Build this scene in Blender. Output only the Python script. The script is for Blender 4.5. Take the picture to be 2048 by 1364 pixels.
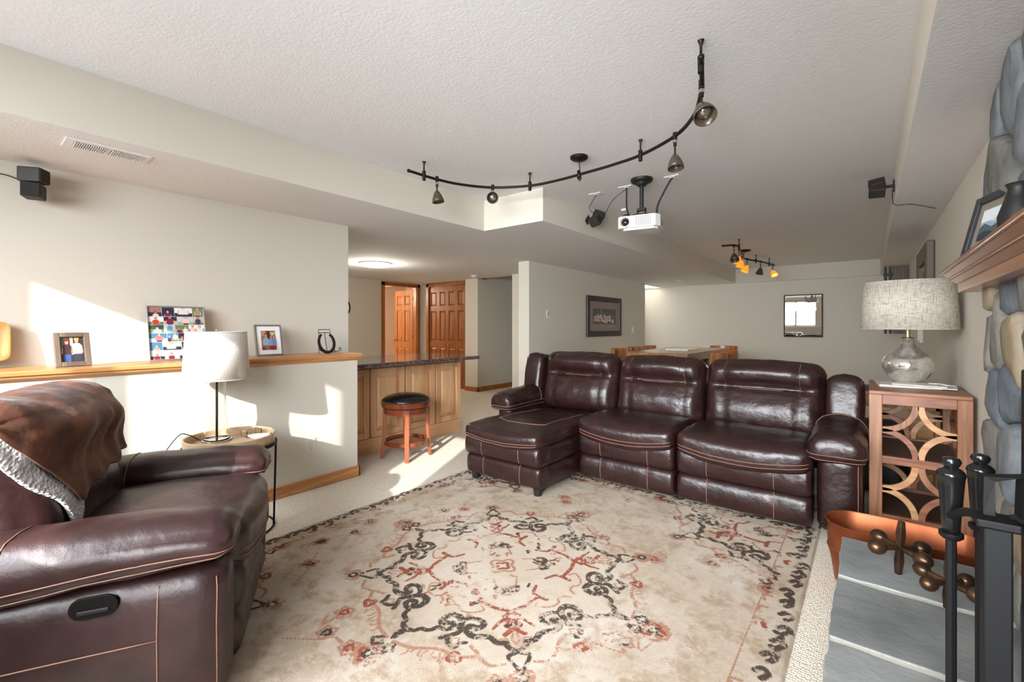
import bpy, math, random
import numpy as np
from mathutils import Vector, Matrix, noise
random.seed(7)
for o in list(bpy.data.objects): bpy.data.objects.remove(o, do_unlink=True)
S = bpy.context.scene
C = S.collection
# ------------------------------------------------------------------ camera
cd = bpy.data.cameras.new('camera'); cam = bpy.data.objects.new('camera', cd); C.objects.link(cam)
cam.location = (0, 0, 1.25); cam.rotation_euler = (math.radians(90), 0, math.atan2(716, 902))
cd.sensor_width = 36; cd.lens = 902/2048*36; cd.shift_y = -29/2048; cd.clip_start = .05
S.camera = cam
# ------------------------------------------------------------------ world, sun, window light, exposure
S.view_settings.view_transform = 'Standard'; S.view_settings.look = 'None'
S.view_settings.gamma = 1; S.view_settings.use_curve_mapping = False
S.view_settings.exposure = 0.12
W = bpy.data.worlds.new('sky'); S.world = W; W.use_nodes = True
bg = W.node_tree.nodes['Background']; bg.inputs[0].default_value = (.80, .90, 1, 1); bg.inputs[1].default_value = 1.2
SUN = Vector((-.47, 1, -.46)).normalized()
sl = bpy.data.lights.new('sun', 'SUN'); sl.energy = 10; sl.angle = math.radians(.6); sl.color = (1, .96, .90)
so = bpy.data.objects.new('sun', sl); C.objects.link(so); so.rotation_euler = SUN.to_track_quat('-Z', 'Y').to_euler()
YB = YE = -1.3                                    # window wall behind the camera
WINS = [(-3.01, -1.73, 1.25, 2.33), (-1.54, -1.00, 1.25, 2.33)]
def area(name, loc, size, power, rot, col=(1, 1, 1), spread=180):
    l = bpy.data.lights.new(name, 'AREA'); l.shape = 'RECTANGLE'; l.size, l.size_y = size
    l.energy = power; l.color = col; l.spread = math.radians(spread)
    o = bpy.data.objects.new(name, l); C.objects.link(o); o.location = loc; o.rotation_euler = rot
    return o
for i, (a, b, c, d) in enumerate(WINS):      # daylight entering at each window
    area('window_daylight', ((a+b)/2, YB-.125, (c+d)/2), (b-a-.02, d-c-.02), 66*(b-a)*(d-c), (math.radians(58), 0, 0), (.90, .95, 1), 130)
area('door_fill', (-.30, YE+.10, 1.15), (1.2, 2.0), 106, (math.radians(80), 0, math.radians(15)), (.94, .97, 1), 80)  # fill light added to brighten the room, set at an invented door
# ------------------------------------------------------------------ helpers
def lin(c):
    return tuple(((x/255)/12.92 if x/255 <= .04045 else ((x/255+.055)/1.055)**2.4) for x in c)
class MB:
    def __init__(s): s.v = []; s.f = []; s.m = []
    def add(s, vs, fs, mi=0, M=None):
        b = len(s.v)
        s.v += [tuple(M @ Vector(v)) for v in vs] if M else [tuple(v) for v in vs]
        s.f += [tuple(i+b for i in f) for f in fs]; s.m += [mi]*len(fs)
        return s
    def box(s, x0, x1, y0, y1, z0, z1, mi=0, M=None):
        x0, x1 = min(x0, x1), max(x0, x1); y0, y1 = min(y0, y1), max(y0, y1); z0, z1 = min(z0, z1), max(z0, z1)
        vs = [(x, y, z) for z in (z0, z1) for y in (y0, y1) for x in (x0, x1)]
        return s.add(vs, [(0, 2, 3, 1), (4, 5, 7, 6), (0, 1, 5, 4), (2, 6, 7, 3), (0, 4, 6, 2), (1, 3, 7, 5)], mi, M)
    def cbox(s, c, d, mi=0, M=None):
        return s.box(c[0]-d[0]/2, c[0]+d[0]/2, c[1]-d[1]/2, c[1]+d[1]/2, c[2]-d[2]/2, c[2]+d[2]/2, mi, M)
    def tube(s, pts, r, n=8, closed=False, caps=True, mi=0, M=None, flat=1.0):
        P = [Vector(p) for p in pts]; N = len(P)
        R = r if isinstance(r, (list, tuple)) else [r]*N
        T = []
        for i in range(N):
            a = P[(i-1) % N] if (closed or i > 0) else P[i]; b = P[(i+1) % N] if (closed or i < N-1) else P[i]
            t = b-a; T.append(t.normalized() if t.length > 1e-9 else Vector((0, 0, 1)))
        u = T[0].orthogonal().normalized(); vs = []
        if abs(T[0].z) < .9: u = (Vector((0, 0, 1)) - T[0]*T[0].z).normalized()
        for i in range(N):
            u = (u - T[i]*u.dot(T[i])); u = u.normalized() if u.length > 1e-6 else T[i].orthogonal().normalized()
            w = T[i].cross(u)
            for k in range(n):
                a = 2*math.pi*k/n; vs.append(P[i] + (u*math.cos(a) + w*math.sin(a)*flat)*R[i])
        fs = []
        for i in range(N if closed else N-1):
            j = (i+1) % N
            for k in range(n):
                k2 = (k+1) % n; fs.append((i*n+k, i*n+k2, j*n+k2, j*n+k))
        if caps and not closed: fs += [tuple(range(n))[::-1], tuple((N-1)*n+k for k in range(n))]
        return s.add(vs, fs, mi, M)
    def lathe(s, prof, n=32, c=(0, 0, 0), mi=0, M=None, sx=1, sy=1, caps=True):
        vs = []; fs = []
        for r, z in prof:
            for k in range(n):
                a = 2*math.pi*k/n; vs.append((c[0]+max(r, 1e-4)*math.cos(a)*sx, c[1]+max(r, 1e-4)*math.sin(a)*sy, c[2]+z))
        for i in range(len(prof)-1):
            for k in range(n):
                k2 = (k+1) % n; fs.append((i*n+k, i*n+k2, (i+1)*n+k2, (i+1)*n+k))
        if caps: fs += [tuple(range(n))[::-1], tuple((len(prof)-1)*n+k for k in range(n))]
        return s.add(vs, fs, mi, M)
    def prism(s, poly, z0, z1, mi=0, M=None):
        n = len(poly); vs = [(x, y, z0) for x, y in poly]+[(x, y, z1) for x, y in poly]
        fs = [tuple(range(n))[::-1], tuple(range(n, 2*n))]+[(i, (i+1) % n, n+(i+1) % n, n+i) for i in range(n)]
        return s.add(vs, fs, mi, M)
    def ball(s, c, r, n=14, m=9, mi=0, M=None, sc=(1, 1, 1)):
        vs = []; fs = []
        for i in range(m+1):
            t = math.pi*i/m
            for k in range(n):
                a = 2*math.pi*k/n
                vs.append((c[0]+r*sc[0]*math.sin(t)*math.cos(a), c[1]+r*sc[1]*math.sin(t)*math.sin(a), c[2]-r*sc[2]*math.cos(t)))
        for i in range(m):
            for k in range(n): fs.append((i*n+k, i*n+(k+1) % n, (i+1)*n+(k+1) % n, (i+1)*n+k))
        return s.add(vs, fs, mi, M)
def obj(name, mb, mats, parent=None, smooth=False, bevel=0, seg=2, sub=0, world=False, solid=0, autosmooth=None):
    me = bpy.data.meshes.new(name)
    vs = mb.v
    if world and parent is not None:
        I = PM[parent.name].inverted(); vs = [tuple(I @ Vector(v)) for v in vs]
    me.from_pydata(vs, [], mb.f); me.update()
    for m in (mats if isinstance(mats, (list, tuple)) else [mats]): me.materials.append(m)
    me.polygons.foreach_set('material_index', mb.m)
    import bmesh
    bm = bmesh.new(); bm.from_mesh(me); bmesh.ops.recalc_face_normals(bm, faces=bm.faces); bm.to_mesh(me); bm.free()
    if smooth: me.polygons.foreach_set('use_smooth', [True]*len(me.polygons))
    o = bpy.data.objects.new(name, me); C.objects.link(o)
    if parent is not None: o.parent = parent
    if bevel:
        b = o.modifiers.new('bevel', 'BEVEL'); b.width = bevel; b.segments = seg; b.limit_method = 'ANGLE'; b.angle_limit = math.radians(40)
    if sub:
        b = o.modifiers.new('sub', 'SUBSURF'); b.levels = b.render_levels = sub
    if solid:
        b = o.modifiers.new('solid', 'SOLIDIFY'); b.thickness = solid; b.offset = 0
    if smooth and autosmooth:
        me.set_sharp_from_angle(angle=math.radians(autosmooth))
    return o
PM = {}
def tag(o, label, cat, group=None):
    o['label'] = label; o['category'] = cat
    if group: o['group'] = group
    return o
def thing(name, label, cat, loc=(0, 0, 0), rotz=0, group=None, rot=None):
    o = bpy.data.objects.new(name, None); C.objects.link(o); o.empty_display_size = .05
    o.location = loc; o.rotation_euler = rot if rot else (0, 0, rotz)
    tag(o, label, cat, group)
    PM[o.name] = Matrix.Translation(Vector(loc)) @ o.rotation_euler.to_matrix().to_4x4()
    return o
def struct(name, mb, mats, parent=None, **k):
    o = obj(name, mb, mats, parent, **k)
    if parent is None: o['kind'] = 'structure'
    return o
def dup(root, loc, rotz, label=None):
    r = root.copy(); C.objects.link(r); r.location = loc; r.rotation_euler = (0, 0, rotz)
    if label: r['label'] = label
    for ch in list(root.children):
        c = ch.copy(); C.objects.link(c); c.parent = r
        for g in list(ch.children):
            d = g.copy(); C.objects.link(d); d.parent = c
    return r
def basis(o, x, y):
    x = Vector(x).normalized(); y = Vector(y); y = (y - x*y.dot(x)).normalized(); z = x.cross(y)
    return Matrix(((x.x, y.x, z.x, o[0]), (x.y, y.y, z.y, o[1]), (x.z, y.z, z.z, o[2]), (0, 0, 0, 1)))
def bez(pts, n=24):
    """Catmull-Rom through pts"""
    P = [Vector(p) for p in pts]; P = [P[0]*2-P[1]]+P+[P[-1]*2-P[-2]]; out = []
    seg = len(P)-3
    for i in range(seg):
        k = max(2, n//seg)
        for j in range(k):
            t = j/k; a, b, c, d = P[i:i+4]
            out.append(.5*((2*b)+(-a+c)*t+(2*a-5*b+4*c-d)*t*t+(-a+3*b-3*c+d)*t**3))
    out.append(P[-2]); return out
# ------------------------------------------------------------------ materials
def nodes(m): return m.node_tree.nodes, m.node_tree.links
def mat(name, col, rough=.5, metal=0, bump=None, var=None, spec=.5, emit=None, trans=0, sheen=0, coat=0, ior=1.45):
    m = bpy.data.materials.new(name); m.use_nodes = True; N, L = nodes(m); b = N['Principled BSDF']
    c = lin(col); b.inputs['Base Color'].default_value = (*c, 1); b.inputs['Roughness'].default_value = rough
    b.inputs['Metallic'].default_value = metal; b.inputs['Specular IOR Level'].default_value = spec; b.inputs['IOR'].default_value = ior
    if trans: b.inputs['Transmission Weight'].default_value = trans
    if sheen: b.inputs['Sheen Weight'].default_value = sheen; b.inputs['Sheen Roughness'].default_value = .4
    if coat: b.inputs['Coat Weight'].default_value = coat; b.inputs['Coat Roughness'].default_value = .15
    if emit: b.inputs['Emission Color'].default_value = (*lin(emit[0]), 1); b.inputs['Emission Strength'].default_value = emit[1]
    tc = N.new('ShaderNodeTexCoord')
    if var:                                  # (second colour, scale, contrast lo, hi[, stretch])
        n = N.new('ShaderNodeTexNoise'); n.inputs['Scale'].default_value = var[1]; n.inputs['Detail'].default_value = 6
        r = N.new('ShaderNodeMapRange'); r.inputs[1].default_value = var[2]; r.inputs[2].default_value = var[3]
        x = N.new('ShaderNodeMix'); x.data_type = 'RGBA'
        x.inputs[6].default_value = (*c, 1); x.inputs[7].default_value = (*lin(var[0]), 1)
        src = tc.outputs['Object']
        if len(var) > 4:
            mp = N.new('ShaderNodeMapping'); mp.inputs['Scale'].default_value = var[4]; L.new(src, mp.inputs[0]); src = mp.outputs[0]
        L.new(src, n.inputs['Vector']); L.new(n.outputs['Fac'], r.inputs[0]); L.new(r.outputs[0], x.inputs[0]); L.new(x.outputs[2], b.inputs['Base Color'])
    if bump:                                 # list of (kind, scale, strength, distance)
        prev = None
        for kind, sc, st, di in bump:
            t = N.new('ShaderNodeTexVoronoi' if kind == 'v' else 'ShaderNodeTexNoise'); t.inputs['Scale'].default_value = sc
            if kind == 'n': t.inputs['Detail'].default_value = 4
            L.new(tc.outputs['Object'], t.inputs['Vector'])
            bp = N.new('ShaderNodeBump'); bp.inputs['Strength'].default_value = st; bp.inputs['Distance'].default_value = di
            L.new(t.outputs[0], bp.inputs['Height'])
            if prev: L.new(prev.outputs[0], bp.inputs['Normal'])
            prev = bp
        L.new(prev.outputs[0], b.inputs['Normal'])
    return m
def wood(name, c1, c2, axis='y', rough=.38, scale=1.0, rings=5.0, coat=.15, fine=.5):
    m = bpy.data.materials.new(name); m.use_nodes = True; N, L = nodes(m); b = N['Principled BSDF']
    b.inputs['Roughness'].default_value = rough; b.inputs['Coat Weight'].default_value = coat; b.inputs['Coat Roughness'].default_value = .25
    tc = N.new('ShaderNodeTexCoord'); mp = N.new('ShaderNodeMapping')
    sc = [7*scale]*3; sc['xyz'.index(axis)] = .55*scale; mp.inputs['Scale'].default_value = sc
    L.new(tc.outputs['Object'], mp.inputs[0])
    n1 = N.new('ShaderNodeTexNoise'); n1.inputs['Scale'].default_value = 1.1; n1.inputs['Detail'].default_value = 3; n1.inputs['Distortion'].default_value = .6
    L.new(mp.outputs[0], n1.inputs['Vector'])
    mu = N.new('ShaderNodeMath'); mu.operation = 'MULTIPLY'; mu.inputs[1].default_value = rings; L.new(n1.outputs['Fac'], mu.inputs[0])
    fr = N.new('ShaderNodeMath'); fr.operation = 'PINGPONG'; fr.inputs[1].default_value = .5; L.new(mu.outputs[0], fr.inputs[0])
    n2 = N.new('ShaderNodeTexNoise'); n2.inputs['Scale'].default_value = 12; n2.inputs['Detail'].default_value = 5; L.new(mp.outputs[0], n2.inputs['Vector'])
    ad = N.new('ShaderNodeMath'); ad.operation = 'MULTIPLY_ADD'; ad.inputs[1].default_value = fine; L.new(n2.outputs['Fac'], ad.inputs[0]); L.new(fr.outputs[0], ad.inputs[2])
    r = N.new('ShaderNodeMapRange'); r.inputs[1].default_value = .15; r.inputs[2].default_value = .85; L.new(ad.outputs[0], r.inputs[0])
    x = N.new('ShaderNodeMix'); x.data_type = 'RGBA'; x.inputs[6].default_value = (*lin(c2), 1); x.inputs[7].default_value = (*lin(c1), 1)
    L.new(r.outputs[0], x.inputs[0]); L.new(x.outputs[2], b.inputs['Base Color'])
    bp = N.new('ShaderNodeBump'); bp.inputs['Strength'].default_value = .15; bp.inputs['Distance'].default_value = .002
    L.new(n2.outputs['Fac'], bp.inputs['Height']); L.new(bp.outputs[0], b.inputs['Normal'])
    return m
M = {}
M['wall'] = mat('wall_paint', (214, 208, 195), .75, bump=[('n', 90, .06, .004)])
M['ceil'] = mat('ceiling_texture', (231, 230, 229), .9, bump=[('n', 75, .22, .006), ('n', 22, .10, .006)])
M['door_room'] = mat('warm_wall', (226, 200, 180), .8)
M['oak'] = wood('oak_y', (214, 158, 100), (168, 108, 58), 'y', .4)
M['oakx'] = wood('oak_x', (206, 148, 92), (160, 100, 52), 'x', .4)
M['oakz'] = wood('oak_z', (178, 112, 52), (132, 76, 28), 'z', .4)
M['oakbar'] = wood('oak_bar_z', (236, 190, 144), (200, 150, 106), 'z', .42, rings=2.5)
M['oakbary'] = wood('oak_bar_y', (232, 186, 140), (196, 146, 102), 'y', .42, rings=2.5)
M['mantel'] = wood('mantel_oak', (172, 106, 54), (112, 62, 28), 'y', .28, coat=.5)
M['black'] = mat('black_metal', (13, 13, 14), .5, spec=.25)
M['bronze'] = mat('dark_bronze', (40, 36, 32), .45, .7)
M['blackp'] = mat('black_plastic', (28, 27, 26), .5)
M['white'] = mat('white_plastic', (232, 231, 228), .4)
M['almond'] = mat('almond_plate', (214, 207, 194), .45)
M['granite'] = mat('granite', (58, 50, 49), .10, var=((136, 120, 112), 120, .5, .6), coat=.4)
M['leather'] = mat('burgundy_leather', (44, 23, 21), .33, var=((31, 16, 15), 9, .35, .7), bump=[('v', 420, .16, .0012), ('n', 22, .22, .012), ('n', 7, .35, .03)], spec=.6)
M['leather2'] = mat('recliner_leather', (54, 31, 30), .38, var=((38, 21, 20), 9, .35, .7), bump=[('v', 420, .16, .0012), ('n', 20, .2, .012), ('n', 6, .2, .03)], spec=.6)
M['stitch'] = mat('tan_thread', (138, 100, 84), .7)
M['chrome'] = mat('steel', (190, 190, 188), .22, 1)
def glass(name, col=(1, 1, 1), rough=.0, ior=1.45):
    m = bpy.data.materials.new(name); m.use_nodes = True; N, L = nodes(m); b = N['Principled BSDF']
    b.inputs['Base Color'].default_value = (*col, 1); b.inputs['Transmission Weight'].default_value = 1; b.inputs['Roughness'].default_value = rough; b.inputs['IOR'].default_value = ior
    return m
M['glass'] = glass('clear_glass', (.97, .98, .97))
def thin_glass(name):
    m = bpy.data.materials.new(name); m.use_nodes = True; N, L = nodes(m); out = N['Material Output']
    t = N.new('ShaderNodeBsdfTransparent'); g = N.new('ShaderNodeBsdfGlossy'); g.inputs['Roughness'].default_value = .02
    x = N.new('ShaderNodeMixShader'); x.inputs[0].default_value = .06
    L.new(t.outputs[0], x.inputs[1]); L.new(g.outputs[0], x.inputs[2]); L.new(x.outputs[0], out.inputs['Surface']); return m
M['pane'] = thin_glass('window_pane')
_cc = {}
def flat(col, rough=.45):
    k = (tuple(int(c) for c in col), rough)
    if k not in _cc: _cc[k] = mat('print_%d_%d_%d' % k[0], k[0], rough)
    return _cc[k]
# berber carpet: rows of small loops
def carpet():
    m = bpy.data.materials.new('berber_carpet'); m.use_nodes = True; N, L = nodes(m); b = N['Principled BSDF']
    b.inputs['Roughness'].default_value = .95; b.inputs['Specular IOR Level'].default_value = .15
    tc = N.new('ShaderNodeTexCoord'); mp = N.new('ShaderNodeMapping'); mp.inputs['Scale'].default_value = (1, .62, 1); mp.inputs['Rotation'].default_value = (0, 0, .04)
    L.new(tc.outputs['Object'], mp.inputs[0])
    v = N.new('ShaderNodeTexVoronoi'); v.inputs['Scale'].default_value = 120; v.inputs['Randomness'].default_value = .45; L.new(mp.outputs[0], v.inputs['Vector'])
    n = N.new('ShaderNodeTexNoise'); n.inputs['Scale'].default_value = 3; L.new(tc.outputs['Object'], n.inputs['Vector'])
    r = N.new('ShaderNodeMapRange'); r.inputs[1].default_value = .25; r.inputs[2].default_value = .75; L.new(v.outputs['Distance'], r.inputs[0])
    x = N.new('ShaderNodeMix'); x.data_type = 'RGBA'; x.inputs[6].default_value = (*lin((236, 227, 212)), 1); x.inputs[7].default_value = (*lin((206, 194, 176)), 1)
    L.new(r.outputs[0], x.inputs[0]); L.new(x.outputs[2], b.inputs['Base Color'])
    iv = N.new('ShaderNodeMath'); iv.operation = 'SUBTRACT'; iv.inputs[0].default_value = 1; L.new(v.outputs['Distance'], iv.inputs[1])
    bp = N.new('ShaderNodeBump'); bp.inputs['Strength'].default_value = .7; bp.inputs['Distance'].default_value = .008
    L.new(iv.outputs[0], bp.inputs['Height']); L.new(bp.outputs[0], b.inputs['Normal']); return m
M['carpet'] = carpet()
# ------------------------------------------------------------------ the setting
HS, HC = 2.17, 2.46                          # soffit and tray ceiling heights
struct('floor', MB().box(-9.6, .7, YE-.2, 11, -.1, 0), M['carpet'])
struct('ceiling', MB().box(-9.6, .7, YE-.2, 11, HC, HC+.1), M['ceil'])
def soffit(x0, x1, y0, y1, z0=HS):
    # painted faces, textured underside
    mb = MB().box(x0, x1, y0, y1, z0, HC+.02); mb.m = [1, 0, 0, 0, 0, 0]
    return mb
struct('ceiling_soffit_left', soffit(-3.9, -2.91, -.6, 2.307), [M['wall'], M['ceil']])
s = soffit(-9.6, -2.91, 2.307, 3.235); struct('ceiling_soffit_bar', s, [M['wall'], M['ceil']])
struct('ceiling_soffit_hall', soffit(-9.6, -2.225, 3.235, 6.42), [M['wall'], M['ceil']])
struct('ceiling_soffit_dining', soffit(-4.95, -2.225, 6.42, 10.6), [M['wall'], M['ceil']])
struct('ceiling_soffit_right', soffit(.148, .6, YE-.2, 10.6), [M['wall'], M['ceil']])
struct('ceiling_soffit_far', soffit(-2.225, .148, 10.40, 10.6), [M['wall'], M['ceil']])
struct('wall_left', MB().box(-3.9, -3.75, YB-.2, 2.307, 0, HS+.01).box(-3.9, -3.75, YB-.2, -.6, HS, HC), M['wall'])
struct('wall_ledge', MB().box(-3.76, -3.365, YB, 2.155, 0, .972), M['wall'])
struct('wall_right', MB().box(.458, .6, YE-.2, 10.6, 0, HC), M['wall'])
struct('wall_far', MB().box(-6.2, .6, 10.5, 10.65, 0, HC), M['wall'])
struct('wall_picture', MB().box(-3.925, -3.74, 5.095, 9.25, 0, HS+.01), M['wall'])
struct('wall_hall_end', MB().box(-4.95, -4.81, 6.24, 9.0, 0, HC), M['wall'])
mb = MB().box(-7.62, -5.87, 6.42, 6.6, HS-.005, HC).box(-6.2, -5.87, 6.34, 6.6, 0, HC).box(-7.62, -7.42, 6.42, 6.6, 0, HC).box(-6.02, -5.87, 6.6, 9.0, 0, HC).box(-5.87, -4.81, 9.0, 9.1, 0, HC)
struct('wall_closet', mb, M['wall'])
struct('wall_closet_back', MB().box(-7.62, -6.02, 7.1, 7.2, 0, HC), M['wall'])
mb = MB().box(-7.75, -7.6, 2.0, 5.47, 0, HS+.01).box(-7.75, -7.6, 6.30, 6.6, 0, HS+.01).box(-7.75, -7.6, 5.47, 6.30, 2.10, HS+.01)
struct('wall_door', mb, M['wall'])
struct('wall_hall_near', MB().box(-7.75, -3.9, 2.0, 2.15, 0, HS+.01), M['wall'])
struct('wall_bedroom', MB().box(-9.6, -9.5, 4.2, 7.6, 0, HC).box(-9.6, -7.75, 7.5, 7.6, 0, HC).box(-9.6, -7.75, 4.2, 4.3, 0, HC), M['door_room'])
# window wall behind the camera
mb = MB(); xs = sorted({-3.9, .458}); y0, y1 = YB-.14, YB
ZB, ZT = 1.25, 2.33
mb.box(-3.9, -3.01, y0, y1, 0, HC); mb.box(-3.01, -1.73, y0, y1, 0, ZB); mb.box(-3.01, -1.73, y0, y1, ZT, HC); mb.box(-1.73, -1.54, y0, y1, 0, HC)
mb.box(-1.54, -1.0, y0, y1, 0, ZB); mb.box(-1.54, -1.0, y0, y1, ZT, HC); mb.box(-1.0, -.92, YE-.14, YE, 0, HC); mb.box(-.92, .32, YE-.14, YE, 2.1, HC); mb.box(.32, .46, YE-.14, YE, 0, HC)
struct('wall_back', mb, M['wall'])
wf = mat('window_frame_paint', (186, 172, 156), .5)
for i, (a, b, c, d) in enumerate(WINS):
    mb = MB(); y0, y1 = YB-.10, YB-.04
    for q in ((a, a+.04, c, d), (b-.04, b, c, d), (a, b, c, c+.04), (a, b, d-.04, d)): mb.box(q[0], q[1], y0, y1, q[2], q[3])
    w = struct('window_%d' % (i+1), mb, wf, bevel=.004)
    if i == 0: obj('mullion', MB().box(-2.48, -2.42, y0, y1, c, d), wf, w)
    obj('pane', MB().box(a+.03, b-.03, YB-.072, YB-.068, c+.03, d-.03), M['pane'], w)
    obj('sill', MB().box(a-.05, b+.05, YB-.04, YB+.04, c-.03, c), M['white'], w, bevel=.004)
# unseen glazed door added for the fill light; added curtain blocks its sun
mb = MB()
for q in ((-.92, -.84, 0, 2.1), (.24, .32, 0, 2.1), (-.92, .32, 2.02, 2.1), (-.92, .32, 0, .12)): mb.box(q[0], q[1], YE-.10, YE-.04, q[2], q[3])
w = struct('added_door', mb, wf, bevel=.004)
obj('pane', MB().box(-.86, .26, YE-.072, YE-.068, .1, 2.04), M['pane'], w)
mb = MB(); n = 120
mb.add([(-.90+1.30*i/n, YE+.045+.022*math.sin(i*.9), z) for z in (.02, 2.16) for i in range(n+1)], [(i, i+1, n+2+i, n+1+i) for i in range(n)])
tag(obj('sun_block_curtain', mb, mat('sheer_cloth', (240, 238, 232), .9), smooth=True, solid=.002), 'white gathered curtain added to keep sun out of the added door', 'curtain')
# oak ledge cap, baseboards
cap = struct('trim_1', MB().box(-3.752, -3.332, YB, 2.188, 1.000, 1.024).box(-3.752, -3.342, YB, 2.176, .985, 1.0015), M['oak'], bevel=.005)
struct('trim_2', MB().add([(-3.365, YB, .968), (-3.346, YB, .986), (-3.365, YB, .986), (-3.365, 2.155, .968), (-3.346, 2.174, .986), (-3.365, 2.155, .986), (-3.75, 2.155, .968), (-3.75, 2.174, .986), (-3.75, 2.155, .986)],
    [(0, 3, 4, 1), (1, 4, 5, 2), (0, 2, 5, 3), (3, 6, 7, 4), (4, 7, 8, 5), (3, 5, 8, 6), (0, 1, 2), (6, 8, 7)]), M['oak'])
struct('baseboard_ledge', MB().box(-3.366, -3.348, YB, 2.172, 0, .088).box(-3.75, -3.348, 2.154, 2.172, 0, .088), M['oak'], bevel=.005)
struct('baseboard_hall', MB().box(-5.872, -5.855, 6.325, 9.0, 0, .09).box(-6.2, -5.855, 6.325, 6.342, 0, .09), M['oakz'], bevel=.004)
struct('baseboard_picture', MB().box(-3.742, -3.725, 5.08, 9.25, 0, .09).box(-3.925, -3.725, 5.08, 5.097, 0, .09), M['oak'], bevel=.004)
struct('baseboard_far', MB().box(-4.9, .458, 10.483, 10.502, 0, .09), M['oakx'], bevel=.004)
struct('baseboard_door', MB().box(-7.602, -7.585, 2.15, 5.40, 0, .09), M['oak'], bevel=.004)
struct('baseboard_right', MB().box(.441, .46, 2.9, 10.48, 0, .09), M['oak'], bevel=.004)
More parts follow.
